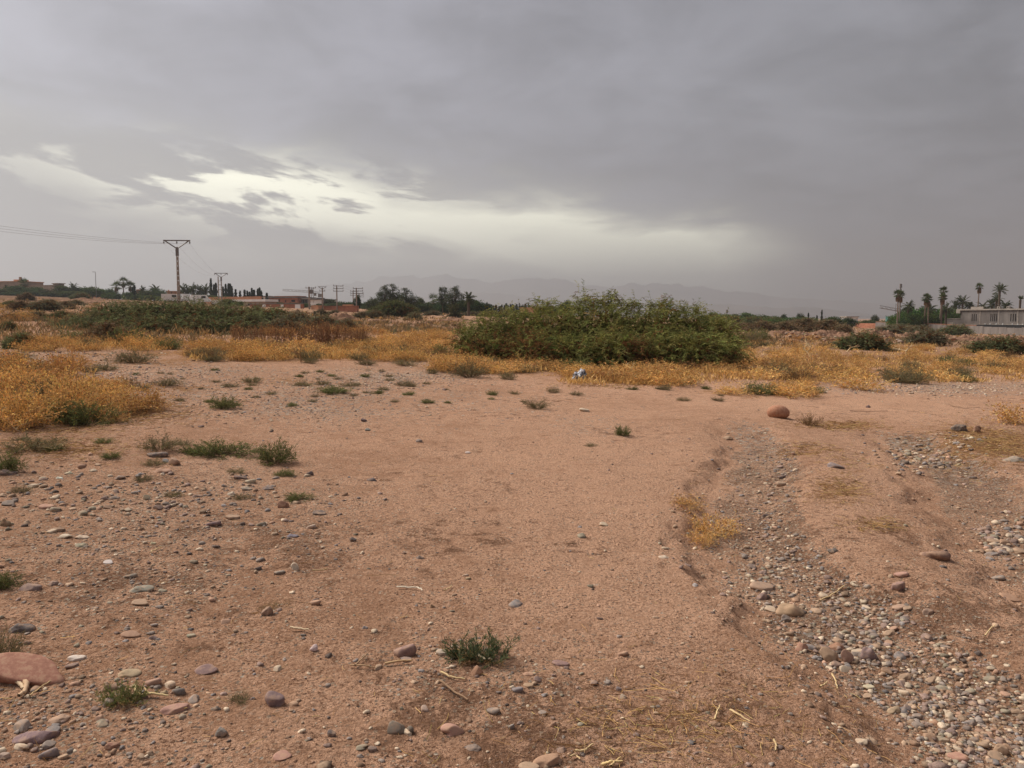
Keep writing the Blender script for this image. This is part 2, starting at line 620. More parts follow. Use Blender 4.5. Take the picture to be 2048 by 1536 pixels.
M = {}
M['ground'] = mat_ground()
M['stone'] = mat_stone()
M['pebbles'] = mat_pebbles()
M['leaf'] = mat_leaf('leaf', 0.28)
M['dry'] = mat_leaf('dry_stalk', 0.18, huevar=0.3)
M['bark'] = mat_leaf('bark', 0.0)
M['earth'] = mat_plain('loose_earth', (0.24, 0.14, 0.092), 0.35, 2.5, 1.0, 0.0)
M['concrete'] = mat_plain('raw_concrete', (0.19, 0.165, 0.15), 0.22, 0.7, 0.9, 0.15, streak=True)
M['concrete_pale'] = mat_plain('pale_concrete', (0.33, 0.285, 0.245), 0.2, 0.9, 0.9, 0.15)
M['brick'] = mat_plain('red_brick', (0.36, 0.155, 0.095), 0.2, 1.2, 0.9, 0.15)
M['terracotta'] = mat_plain('orange_render', (0.55, 0.29, 0.17), 0.12, 0.8, 0.9, 0.15)
M['beige'] = mat_plain('beige_render', (0.36, 0.27, 0.21), 0.15, 0.6, 0.9, 0.15)
M['white'] = mat_plain('white_paint', (0.78, 0.77, 0.74), 0.06, 1.0, 0.6, 0.3)
M['dark'] = mat_plain('dark_glass_and_shade', (0.03, 0.028, 0.027), 0.2, 2.0, 0.6, 0.3)  # dark glass; behind open bays and slots, shade put into colour
M['black'] = mat_plain('black_sheet', (0.015, 0.015, 0.016), 0.2, 2.0, 0.5, 0.3)
M['pole'] = mat_plain('pole_concrete', (0.30, 0.25, 0.21), 0.2, 1.5, 0.9, 0.15)
M['steel'] = mat_plain('grey_steel', (0.16, 0.15, 0.145), 0.2, 3.0, 0.5, 0.4)
M['teal'] = mat_plain('teal_paint', (0.08, 0.22, 0.20), 0.12, 1.0, 0.6, 0.3)
M['rock'] = mat_plain('far_rock', (0.13, 0.11, 0.10), 0.25, 0.004, 0.95, 0.1)

# =====================================================================
# the setting: ground sheet, mountains, haze
# =====================================================================
def build_ground():
    th_f = np.linspace(-40, 40, 570)
    th_l = np.linspace(-180, -41, 42)
    th_r = np.linspace(41, 180, 42)[:-1]
    th = np.concatenate([th_l, th_f, th_r])
    rows = np.arange(1780, 708, -2.7)
    r1 = EYE * F / (rows - HY)
    r1 = r1[(r1 > 0)]
    r2 = [r1[-1]]
    while r2[-1] < 11000:
        r2.append(r2[-1] * 1.045)
    r = np.concatenate([[0.25, 0.6, 1.0, 1.4, 1.8], r1[r1 > 2.0], r2[1:]])
    TH, RR = np.meshgrid(np.radians(th), r)
    x, y = RR * np.sin(TH), RR * np.cos(TH)
    z = height(x.ravel(), y.ravel())
    nr, nc = RR.shape
    V = np.stack([x.ravel(), y.ravel(), z], 1)
    V = np.vstack([V, [[0, 0, H1(0, 0)]]])
    i = np.arange(nr - 1)[:, None] * nc + np.arange(nc)[None, :]
    j = np.arange(nr - 1)[:, None] * nc + (np.arange(nc)[None, :] + 1) % nc
    q = np.stack([i, i + nc, j + nc, j], -1).reshape(-1, 4)[:, ::-1]
    tri = np.stack([np.arange(nc), (np.arange(nc) + 1) % nc, np.full(nc, nr * nc)], 1)
    me = mkmesh('ground', [(V, q)], [M['ground']], True)
    # close the middle
    me2 = bpy.data.meshes.new('tmp')
    bpy.data.meshes.remove(me2)
    mk = masks(V[:, 0], V[:, 1], V[:, 2])
    a = me.color_attributes.new('masks', 'FLOAT_COLOR', 'POINT')
    a.data.foreach_set('color', mk.astype(np.float32).ravel())
    o = obj('ground', me)
    tag(o, 'bare reddish brown stony ground of the open field', 'ground', kind='structure')


build_ground()


def ridge(name, tops, Y, depth, label, seed):
    t = np.array(tops, float)
    px = np.linspace(t[0, 0], t[-1, 0], 150)
    top = np.interp(px, t[:, 0], t[:, 1])
    rows = 12
    V = []
    for r in range(rows):
        f = r / (rows - 1)
        yy = Y - depth / 2 + depth * f
        prof = 1 - abs(2 * f - 1) ** 1.15
        x = (px - 1024) / F * Y * (yy / Y) / CP
        ztop = EYE + (HY - top) / F * Y / CP
        zb = hbase(x, np.full_like(x, yy)) - 3
        nz = fbm(px / 60.0, np.full_like(px, f * 4.0), seed, 4)
        z = zb + np.maximum(ztop - zb, 0) * prof * (1 + (0.22 * nz * (1 - prof ** 3))) + (ztop - zb) * 0.05 * fbm(px / 14.0, np.full_like(px, f * 9.0), seed + 5, 3)
        V.append(np.stack([x, np.full_like(x, yy), z], 1))
    V = np.concatenate(V)
    n = len(px)
    i = (np.arange(rows - 1)[:, None] * n + np.arange(n - 1)[None, :])
    q = np.stack([i, i + 1, i + 1 + n, i + n], -1).reshape(-1, 4)
    o = obj(name, mkmesh(name, [(V, q)], [M['rock']], True))
    tag(o, label, 'mountain', kind='structure')


ridge('mountain', [(380, 628), (500, 600), (600, 578), (700, 563), (760, 555), (840, 548), (870, 545.5), (900, 548.5), (950, 557), (985, 560), (1010, 556), (1060, 552.5), (1100, 556), (1150, 563), (1190, 568),
                   (1230, 570), (1262, 562.5), (1290, 569), (1345, 566), (1400, 571), (1450, 579), (1550, 592), (1700, 602), (1900, 614), (2050, 630)], 8600, 2600, 'high hazy mountain ridge along the horizon', 3)
ridge('mountain', [(560, 632), (700, 610), (850, 590), (950, 582), (1020, 588), (1100, 596), (1180, 600), (1260, 606), (1340, 618), (1420, 632)], 6600, 1500, 'lower shoulder of the hazy mountain ridge', 9)
ridge('mountain', [(1300, 634), (1350, 619), (1400, 611), (1440, 607.5), (1500, 612), (1560, 613.5), (1592, 611.5), (1640, 616), (1700, 624), (1790, 634)], 4800, 1200, 'low dark hill under the mountains right of the large green bush', 14)


def build_haze():
    x0, x1, y0, y1, z0, z1 = -11800, 11800, -11800, 11800, -16.0, 620
    V = [(x, y, z) for z in (z0, z1) for x, y in ((x0, y0), (x1, y0), (x1, y1), (x0, y1))]
    Fq = [(3, 2, 1, 0), (4, 5, 6, 7), (0, 1, 5, 4), (1, 2, 6, 5), (2, 3, 7, 6), (3, 0, 4, 7)]
    m, nt, out = nodes('haze')
    v = nt.nodes.new('ShaderNodeVolumePrincipled')
    v.inputs['Color'].default_value = (0.50, 0.53, 0.57, 1)
    v.inputs['Density'].default_value = 3.1e-4
    v.inputs['Anisotropy'].default_value = 0.5
    nt.links.new(v.outputs[0], out.inputs['Volume'])
    me = bpy.data.meshes.new('haze')
    me.from_pydata(V, [], Fq)
    me.materials.append(m)
    tag(obj('haze', me), 'pale dusty haze lying over the plain', 'haze', kind='stuff')


build_haze()

# =====================================================================
# plant builders (each makes a mesh that many plants may share)
# =====================================================================
def unit(v):
    return v / (np.linalg.norm(v, axis=-1, keepdims=True) + 1e-9)


def tubes(P, Rd, sides=3):
    """P [n,k,3] paths, Rd [n,k] radii"""
    P = np.asarray(P, float)
    n, k, _ = P.shape
    T = np.empty_like(P)
    T[:, 1:-1] = P[:, 2:] - P[:, :-2]
    T[:, 0] = P[:, 1] - P[:, 0]
    T[:, -1] = P[:, -1] - P[:, -2]
    T = unit(T)
    ref = np.where(np.abs(T[..., 2:3]) > 0.8, np.array([1.0, 0.13, 0]), np.array([0, 0, 1.0]))
    a = unit(np.cross(T, ref))
    b = np.cross(T, a)
    ang = np.arange(sides) * 2 * math.pi / sides
    Rd = np.broadcast_to(Rd, (n, k))
    V = P[:, :, None] + (a[:, :, None] * np.cos(ang)[:, None] + b[:, :, None] * np.sin(ang)[:, None]) * Rd[:, :, None, None]
    base = (np.arange(n) * k * sides)[:, None, None] + (np.arange(k - 1) * sides)[None, :, None]
    s0 = np.arange(sides)[None, None, :]
    s1 = (np.arange(sides) + 1)[None, None, :] % sides
    Fq = np.stack([base + s0, base + s1, base + s1 + sides, base + s0 + sides], -1).reshape(-1, 4)
    return V.reshape(-1, 3), Fq


def blades(c, d, w, L, W, bend=0.0):
    """diamond leaves: root c, direction d, side w, length L, width W"""
    d, w = unit(d), unit(w)
    w = unit(w - d * np.sum(w * d, -1, keepdims=True))
    L, W = np.asarray(L)[..., None], np.asarray(W)[..., None]
    m = c + d * L * 0.45
    V = np.stack([c, m + w * W * 0.5, c + d * L, m - w * W * 0.5], -2)
    n = int(np.prod(V.shape[:-2]))
    return V.reshape(-1, 3), np.arange(n * 4).reshape(n, 4)


def rvec(g, *shape):
    return unit(g.normal(size=(*shape, 3)))


def colvar(g, n, base, var, per=4, alt=None, altp=0.0):
    c = np.asarray(base) * (1 + var * g.normal(size=(n, 1)) * 0.6 + 0.06 * g.normal(size=(n, 3)))
    if alt is not None:
        m = g.random(n) < altp
        c[m] = np.asarray(alt) * (1 + var * 0.6 * g.normal(size=(m.sum(), 1)))
    return np.repeat(np.clip(c, 0.005, 0.95), per, 0)


def arcs(g, base, dirs, L, k, wander=0.25, droop=0.0):
    """curved stems starting at base going along dirs"""
    n = len(base)
    P = np.empty((n, k, 3))
    P[:, 0] = base
    d = dirs.copy()
    st = (np.asarray(L) / (k - 1))[:, None]
    for i in range(1, k):
        d = unit(d + wander * g.normal(size=d.shape) * 0.6 + np.array([0, 0, -droop]))
        P[:, i] = P[:, i - 1] + d * st
    return P


def shrub_mesh(name, seed, stem_col, leaf_col, n1=55, spread=62, up=0.35, nb=5, leaves=6, leafL=0.075, leafW=0.018, r0=0.007, alt=None, altp=0.0, tips=False, mat='leaf', wander=0.3, droop=0.05, leafvar=0.3, body=0.85):
    """rounded many-stemmed plant about 1 m high and 1.2 m wide"""
    g = np.random.default_rng(seed)
    phi = g.random(n1) * 2 * math.pi
    th = np.radians(spread) * np.sqrt(g.random(n1))
    d = np.stack([np.sin(th) * np.cos(phi), np.sin(th) * np.sin(phi), np.cos(th) + up * 0.2], 1)
    base = np.stack([0.12 * np.cos(phi) * g.random(n1), 0.12 * np.sin(phi) * g.random(n1), np.full(n1, -0.03)], 1)
    L = (0.55 + 0.5 * g.random(n1)) * body
    P = arcs(g, base, unit(d), L, 6, wander * 0.6, droop)
    V1, F1 = tubes(P, np.linspace(r0, r0 * 0.45, 6))
    parts = [(V1, F1, np.repeat(colvar(g, n1, stem_col, 0.25, 1), 18, 0), 0)]
    # side shoots
    m = n1 * nb
    si = np.repeat(np.arange(n1), nb)
    t = 1.2 + g.random(m) * 3.75
    i0 = np.minimum(t.astype(int), 4)
    f = (t - i0)[:, None]
    b2 = P[si, i0] * (1 - f) + P[si, i0 + 1] * f
    d2 = unit(unit(P[si, i0 + 1] - P[si, i0]) + 0.95 * rvec(g, m) + np.array([0, 0, up]))
    L2 = 0.14 + 0.2 * g.random(m)
    P2 = arcs(g, b2, d2, L2, 4, wander, droop)
    V2, F2 = tubes(P2, np.linspace(r0 * 0.5, r0 * 0.28, 4))
    parts.append((V2, F2, np.repeat(colvar(g, m, stem_col, 0.3, 1), 12, 0), 0))
    # leaves or seed heads
    q = m * leaves
    li = np.repeat(np.arange(m), leaves)
    t = g.random(q) * 2.98
    i0 = t.astype(int)
    f = (t - i0)[:, None]
    c = P2[li, i0] * (1 - f) + P2[li, i0 + 1] * f
    if tips:
        c[::2] = P2[li, 3][::2] + 0.02 * g.normal(size=(len(c[::2]), 3))
    dl = unit(unit(P2[li, i0 + 1] - P2[li, i0]) + 1.0 * rvec(g, q) + np.array([0, 0, up * 0.6]))
    ll = leafL * (0.6 + 0.8 * g.random(q))
    V3, F3 = blades(c, dl, rvec(g, q), ll, leafW * (0.7 + 0.6 * g.random(q)))
    clump = np.repeat(colvar(g, m, np.ones(3), leafvar * 0.7, 1), leaves, 0)
    cc = colvar(g, q, leaf_col, leafvar, 1, alt, altp) * clump
    parts.append((V3, F3, np.repeat(cc, 4, 0), 0))
    return mkmesh(name, parts, [M[mat]])


GOLD, GOLD_ST = (0.82, 0.465, 0.165), (0.68, 0.45, 0.22)
GREEN, GREEN_ST = (0.165, 0.18, 0.07), (0.22, 0.19, 0.10)
OLIVE, OLIVE_ST = (0.20, 0.185, 0.10), (0.26, 0.20, 0.12)
RUST = (0.20, 0.10, 0.045)
gold_m = [shrub_mesh('dry_bush', 100 + i, GOLD_ST, GOLD, n1=46, spread=74, nb=6, leaves=7, leafL=0.05, leafW=0.028, r0=0.006, alt=(0.36, 0.195, 0.08), altp=0.30, tips=True, mat='dry', wander=0.45, leafvar=0.34) for i in range(6)]
brown_m = [shrub_mesh('brown_bush', 140 + i, (0.26, 0.16, 0.09), (0.24, 0.15, 0.075), n1=50, spread=66, nb=6, leaves=6, leafL=0.05, leafW=0.02, alt=(0.40, 0.24, 0.09), altp=0.2, mat='dry', wander=0.4) for i in range(3)]
green_m = [shrub_mesh('green_shrub', 160 + i, GREEN_ST, GREEN, n1=64, spread=70, nb=6, leaves=8, leafL=0.085, leafW=0.018, alt=(0.30, 0.27, 0.08), altp=0.10) for i in range(5)]
olive_m = [shrub_mesh('olive_shrub', 180 + i, OLIVE_ST, OLIVE, n1=60, spread=66, nb=6, leaves=6, leafL=0.07, leafW=0.014, alt=(0.36, 0.24, 0.10), altp=0.16) for i in range(4)]
def stalk_mesh(seed):
    g = np.random.default_rng(seed)
    n = 70
    a, r = g.random(n) * 6.28, 0.6 * np.sqrt(g.random(n))
    b = np.stack([r * np.cos(a), r * np.sin(a), np.full(n, -0.02)], 1)
    P = arcs(g, b, unit(np.stack([0.12 * g.normal(size=n), 0.12 * g.normal(size=n), np.ones(n)], 1)), 0.5 + 0.5 * g.random(n), 6, 0.1, 0.0)
    V, Fq = tubes(P, np.linspace(0.010, 0.005, 6))
    parts = [(V, Fq, np.repeat(colvar(g, n, (0.24, 0.125, 0.07), 0.3, 1, (0.42, 0.27, 0.14), 0.15), 18, 0), 0)]
    q = n * 16
    li = np.repeat(np.arange(n), 16)
    i0 = g.integers(1, 6, q)
    V, Fq = blades(P[li, i0] + 0.015 * g.normal(size=(q, 3)), unit(rvec(g, q) + np.array([0, 0, 0.5])), rvec(g, q), 0.05 + 0.05 * g.random(q), 0.02 + 0.012 * g.random(q))
    parts.append((V, Fq, colvar(g, q, (0.23, 0.125, 0.07), 0.3, 4, (0.45, 0.28, 0.13), 0.15), 0))
    return mkmesh('dry_stalks', parts, [M['dry']])


stalk_m = [stalk_mesh(200 + i) for i in range(3)]


def tuft_mesh(name, seed, col, n=150, h=1.0, dead=0.12):
    """close-up tuft of narrow fleshy leaves on short stems (1 m wide, 0.45 m high)"""
    g = np.random.default_rng(seed)
    n1 = 58
    x = (g.random(n1) - 0.5) * 0.78
    y = (g.random(n1) - 0.5) * 0.36
    base = np.stack([x, y, np.full(n1, -0.01)], 1)
    d = unit(np.stack([x * 0.9, y * 1.4, np.full(n1, 0.55)], 1) + 0.3 * g.normal(size=(n1, 3)))
    d[:, 2] = np.abs(d[:, 2])
    P = arcs(g, base, d, 0.26 + 0.26 * g.random(n1), 7, 0.25, 0.0)
    V, Fq = tubes(P, np.linspace(0.008, 0.003, 7), 4)
    parts = [(V, Fq, np.repeat(colvar(g, n1, (0.22, 0.19, 0.09), 0.2, 1), 28, 0), 0)]
    per = 46
    q = n1 * per
    li = np.repeat(np.arange(n1), per)
    t = 0.6 + g.random(q) * 5.35
    i0 = np.minimum(t.astype(int), 5)
    f = (t - i0)[:, None]
    c = P[li, i0] * (1 - f) + P[li, i0 + 1] * f
    dl = unit(0.7 * unit(P[li, i0 + 1] - P[li, i0]) + 0.9 * rvec(g, q) + np.array([0, 0, 0.35]))
    V, Fq = blades(c, dl, rvec(g, q), 0.055 + 0.06 * g.random(q), 0.010 + 0.005 * g.random(q))
    parts.append((V, Fq, colvar(g, q, col, 0.3, 4, (0.42, 0.30, 0.12), dead), 0))
    m = 40
    b = np.stack([(g.random(m) - 0.5) * 0.8, -0.1 - 0.15 * g.random(m), np.full(m, 0.015)], 1)
    P = arcs(g, b, unit(np.stack([g.normal(size=m), g.normal(size=m) * 0.6, 0.25 * g.random(m)], 1)), 0.1 + 0.2 * g.random(m), 5, 0.35, 0.03)
    V, Fq = tubes(P, np.linspace(0.005, 0.003, 5))
    parts.append((V, Fq, np.repeat(colvar(g, m, (0.48, 0.32, 0.15), 0.3, 1), 15, 0), 0))
    return mkmesh(name, parts, [M['leaf']])


def feather_bush(name, seed, lobes, nspray, col, leaflets=9, leafL=0.075, leafW=0.017, sprayL=0.42, rust=(0.17, 0.085, 0.035), rustp=0.10, sprigs=(), stems=90, core=1.6):
    """wide bush of arching feathery sprays. lobes: (x, y, z, rx, ry, rz). Returns foliage mesh, stem mesh"""
    g = np.random.default_rng(seed)
    lb = np.array(lobes, float)
    w = (lb[:, 3] * lb[:, 4] + lb[:, 3] * lb[:, 5])
    pick = g.choice(len(lb), nspray, p=w / w.sum())
    dirs = rvec(g, nspray)
    dirs[:, 2] = np.where(dirs[:, 2] < -0.8, -dirs[:, 2], dirs[:, 2])
    rad = 0.35 + 0.67 * np.sqrt(g.random(nspray))
    c = lb[pick, :3] + dirs * lb[pick, 3:6] * rad[:, None]
    c[:, 2] = np.maximum(c[:, 2], 0.02 + 0.22 * g.random(nspray))
    d = unit(dirs * np.array([1, 1, 0.8]) + np.array([0, 0, 0.75]) + 0.55 * g.normal(size=(nspray, 3)))
    if len(sprigs):
        sp = np.array(sprigs, float)
        k = 26
        extra_c, extra_d = [], []
        for x, y, z, h in sp:
            t = g.random(k)
            extra_c.append(np.stack([x + 0.10 * g.normal(size=k), y + 0.1 * g.normal(size=k), z + h * t], 1))
            extra_d.append(unit(np.stack([g.normal(size=k), g.normal(size=k) * 0.7, 0.9 + 0.4 * g.random(k)], 1)))
        c = np.vstack([c] + extra_c)
        d = np.vstack([d] + extra_d)
    n = len(c)
    L = sprayL * (0.55 + 0.8 * g.random(n))
    P = arcs(g, c, d, L, 6, 0.22, 0.24)
    Vs, Fs = tubes(P, np.linspace(0.006, 0.0025, 6))
    patch = vnoise(c[:, 0] * 1.1 + 5, c[:, 2] * 1.3 + c[:, 1] * 0.7, seed)
    rusty = (patch > 0.50) & (g.random(n) < 0.75) & (c[:, 2] < 0.62 * lb[:, 2].max() + 0.5)
    rusty |= g.random(n) < rustp * 0.4
    sc_ = np.asarray(col) * (1 + 0.38 * g.normal(size=(n, 1)) * 0.7 + 0.08 * g.normal(size=(n, 3)))
    sc_[rusty] = np.asarray(rust) * (1 + 0.3 * g.normal(size=(rusty.sum(), 1)))
    sc_ = np.clip(sc_, 0.008, 0.8)
    parts = [(Vs, Fs, np.repeat(sc_ * 1.25 + 0.02, 18, 0), 0)]
    q = n * leaflets * 2
    li = np.repeat(np.arange(n), leaflets * 2)
    t = np.tile(np.repeat((np.arange(leaflets) + 0.6) / leaflets, 2), n) * 4.98
    i0 = np.minimum(t.astype(int), 4)
    f = (t - i0)[:, None]
    cc = P[li, i0] * (1 - f) + P[li, i0 + 1] * f
    tan = unit(P[li, i0 + 1] - P[li, i0])
    side = unit(np.cross(tan, np.array([0, 0, 1.0]) + 0.3 * g.normal(size=(q, 3))))
    sgn = np.tile([1.0, -1.0], q // 2)[:, None]
    dl = unit(side * sgn + tan * 0.7 + 0.25 * g.normal(size=(q, 3)) + np.array([0, 0, -0.15]))
    V, Fq = blades(cc, dl, unit(tan + 0.5 * g.normal(size=(q, 3))), leafL * (0.7 + 0.6 * g.random(q)), leafW * (0.8 + 0.5 * g.random(q)))
    lc = np.clip(sc_[li] * (1 + 0.2 * g.normal(size=(q, 1))), 0.008, 0.8)
    parts.append((V, Fq, np.repeat(lc, 4, 0), 0))
    # denser leaves inside the bush, coloured darker for the shade there
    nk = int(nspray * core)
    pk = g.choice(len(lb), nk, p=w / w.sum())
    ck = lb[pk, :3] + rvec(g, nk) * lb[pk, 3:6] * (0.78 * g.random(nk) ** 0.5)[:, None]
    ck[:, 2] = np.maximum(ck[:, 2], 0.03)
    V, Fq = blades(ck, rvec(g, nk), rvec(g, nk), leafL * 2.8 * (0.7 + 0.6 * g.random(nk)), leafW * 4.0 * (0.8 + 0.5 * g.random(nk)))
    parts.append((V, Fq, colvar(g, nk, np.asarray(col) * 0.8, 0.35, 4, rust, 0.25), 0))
    fol = mkmesh(name + '_foliage', parts, [M['leaf']])
    ns = stems
    pk = g.choice(len(lb), ns, p=w / w.sum())
    b = lb[pk, :3] * np.array([1, 1, 0]) + np.stack([g.normal(size=ns) * 0.3, g.normal(size=ns) * 0.3, np.full(ns, -0.05)], 1)
    tgt = lb[pk, :3] + rvec(g, ns) * lb[pk, 3:6] * 0.8
    P = arcs(g, b, unit(tgt - b + np.array([0, 0, 0.6])), np.linalg.norm(tgt - b, axis=1) * 0.85, 7, 0.15, 0.0)
    V, Fq = tubes(P, np.linspace(0.016, 0.006, 7), 5)
    st = mkmesh(name + '_stems', [(V, Fq, np.repeat(colvar(g, ns, (0.17, 0.105, 0.06), 0.3, 1), 35, 0), 0)], [M['bark']])
    return fol, st


def leafy_crown(seed, lobes, nclump, per, col, L=0.4, W=0.2, clumpR=0.5, var=0.35, updir=0.2, shell=0.5):
    """leaf clumps in a union of ellipsoid lobes"""
    g = np.random.default_rng(seed)
    lb = np.array(lobes, float)
    w = lb[:, 3] * lb[:, 4] + lb[:, 3] * lb[:, 5]
    pk = g.choice(len(lb), nclump, p=w / w.sum())
    d = rvec(g, nclump)
    rad = shell + (1 - shell) * g.random(nclump) ** 0.6
    c = lb[pk, :3] + d * lb[pk, 3:6] * rad[:, None]
    q = nclump * per
    ci = np.repeat(np.arange(nclump), per)
    off = g.normal(size=(q, 3)) * clumpR * np.array([0.5, 0.5, 0.4])
    cen = c[ci] + off
    cen[:, 2] = np.maximum(cen[:, 2], 0.02)
    dl = unit(off + 0.8 * rvec(g, q) * clumpR + np.array([0, 0, updir]))
    V, Fq = blades(cen, dl, rvec(g, q), L * (0.6 + 0.8 * g.random(q)), W * (0.7 + 0.6 * g.random(q)))
    cc = np.asarray(col) * (1 + var * 0.6 * g.normal(size=(nclump, 1)) + 0.05 * g.normal(size=(nclump, 3)))
    cc = np.clip(cc[ci] * (1 + 0.2 * g.normal(size=(q, 1))), 0.006, 0.8)
    return V, Fq, np.repeat(cc, 4, 0), c


def limb_paths(g, c, base, k=6, n=None):
    tgt = c if n is None else c[g.choice(len(c), n)]
    P = np.empty((len(tgt), k, 3))
    for i in range(k):
        f = i / (k - 1)
        P[:, i] = base * (1 - f) + tgt * f
        P[:, i, 2] = base[2] * (1 - f) + tgt[:, 2] * f + 0.12 * math.sin(f * math.pi) * np.linalg.norm(tgt - base, axis=1)
    P[:, 1:-1] += 0.04 * g.normal(size=P[:, 1:-1].shape)
    return P


def tree_mesh(name, seed, lobes, nclump, per, col, trunk_h, trunk_r, L=0.4, W=0.2, clumpR=0.5, nb=14, bark=(0.16, 0.12, 0.09), shell=0.45):
    g = np.random.default_rng(seed + 999)
    V, Fq, C, c = leafy_crown(seed, lobes, nclump, per, col, L, W, clumpR, shell=shell)
    crown = mkmesh(name + '_crown', [(V, Fq, C, 0)], [M['leaf']])
    tp = np.array([[[0, 0, -0.2], [0.03, 0, trunk_h * 0.5], [0.0, 0.03, trunk_h]]])
    tv = tubes(tp, np.array([[trunk_r * 1.3, trunk_r, trunk_r * 0.75]]), 7)
    bp = limb_paths(g, c, np.array([0, 0, trunk_h * 0.93]), 5, nb)
    bv = tubes(bp, np.linspace(trunk_r * 0.55, trunk_r * 0.15, 5), 4)
    tr = mkmesh(name + '_trunk', [(*tv, bark, 0), (*bv, bark, 0)], [M['bark']])
    return crown, tr


def fan_palm(seed, h, crownR=1.5, skirt=0.8, lean=0.0):
    g = np.random.default_rng(seed)
    z = np.linspace(-0.2, h, 7)
    P = np.stack([lean * (z / h) ** 2 * h, np.zeros(7), z], 1)[None]
    tv = tubes(P, np.array([[0.34, 0.24, 0.19, 0.17, 0.15, 0.15, 0.16]]), 8)
    trunk = mkmesh('fan_palm_trunk', [(*tv, (0.20, 0.15, 0.115), 0)], [M['bark']])
    top = P[0, -1]
    parts = []
    n = 22
    phi = g.random(n) * 2 * math.pi
    th = np.radians(g.uniform(5, 125, n))
    d = np.stack([np.sin(th) * np.cos(phi), np.sin(th) * np.sin(phi), np.cos(th)], 1)
    pl = crownR * (0.5 + 0.2 * g.random(n))
    hub = top + d * pl[:, None] + np.array([0, 0, -0.12]) * (pl[:, None] ** 2)
    V, Fq = tubes(np.stack([np.repeat(top[None], n, 0), hub], 1), np.full((n, 2), 0.03))
    parts.append((V, Fq, (0.13, 0.14, 0.05), 0))
    k = 13
    q = n * k
    li = np.repeat(np.arange(n), k)
    a = np.tile(np.linspace(-1.75, 1.75, k), n)[:, None]
    side = unit(np.cross(d, np.array([0.01, 0.02, 1.0])))
    dl = unit(d[li] * np.cos(a) + side[li] * np.sin(a) + np.array([0, 0, -0.25]))
    V, Fq = blades(hub[li], dl, np.cross(dl, np.cross(d[li], side[li])) + 0.2 * rvec(g, q), crownR * 0.62 * (0.8 + 0.4 * g.random(q)), np.full(q, 0.12))
    parts.append((V, Fq, colvar(g, q, (0.075, 0.095, 0.036), 0.35), 0))
    crown = mkmesh('fan_palm_crown', parts, [M['leaf']])
    n = 240
    phi = g.random(n) * 2 * math.pi
    rr = 0.15 + 0.28 * g.random(n)
    zz = h - 0.15 - skirt * g.random(n)
    c = np.stack([top[0] + rr * np.cos(phi), top[1] + rr * np.sin(phi), zz], 1)
    V, Fq = blades(c, np.stack([0.25 * np.cos(phi), 0.25 * np.sin(phi), -np.ones(n)], 1), rvec(g, n), 0.55 + 0.4 * g.random(n), np.full(n, 0.14))
    sk = mkmesh('fan_palm_skirt', [(V, Fq, colvar(g, n, (0.26, 0.17, 0.10), 0.3), 0)], [M['dry']])
    return crown, trunk, sk


def feather_palm(seed, h, frond=3.0, n=34, col=(0.075, 0.09, 0.042), droop=0.14, r=0.28, lo=105):
    g = np.random.default_rng(seed)
    z = np.linspace(-0.2, h, 6)
    P = np.stack([np.zeros(6), np.zeros(6), z], 1)[None]
    tv = tubes(P, np.array([[r * 1.3, r, r, r, r * 1.05, r * 1.2]]), 9)
    trunk = mkmesh('feather_palm_trunk', [(*tv, (0.11, 0.082, 0.062), 0)], [M['bark']])
    phi = g.random(n) * 2 * math.pi
    th = np.radians(g.uniform(6, lo, n))
    d = np.stack([np.sin(th) * np.cos(phi), np.sin(th) * np.sin(phi), np.cos(th)], 1)
    L = frond * (0.8 + 0.3 * g.random(n))
    F_ = arcs(g, np.repeat(np.array([[0, 0, h]]), n, 0), d, L, 9, 0.03, droop)
    V, Fq = tubes(F_, np.linspace(0.045, 0.012, 9))
    parts = [(V, Fq, (0.16, 0.15, 0.07), 0)]
    k = 26
    q = n * k * 2
    li = np.repeat(np.arange(n), k * 2)
    t = np.tile(np.repeat(np.linspace(0.18, 0.995, k), 2), n) * 7.99
    i0 = np.minimum(t.astype(int), 7)
    f = (t - i0)[:, None]
    c = F_[li, i0] * (1 - f) + F_[li, i0 + 1] * f
    tan = unit(F_[li, i0 + 1] - F_[li, i0])
    side = unit(np.cross(tan, np.array([0.01, 0.02, 1.0])))
    sg = np.tile([1.0, -1.0], q // 2)[:, None]
    dl = unit(side * sg + 0.75 * tan + np.array([0, 0, -0.25]) + 0.1 * g.normal(size=(q, 3)))
    ll = 0.62 * np.sin(np.clip(t / 8, 0.12, 0.93) * math.pi) ** 0.6 * (frond / 3.0)
    V, Fq = blades(c, dl, np.cross(dl, side) + 0.3 * rvec(g, q), ll, np.full(q, 0.085))
    parts.append((V, Fq, colvar(g, q, col, 0.3), 0))
    return mkmesh('feather_palm_crown', parts, [M['leaf']]), trunk


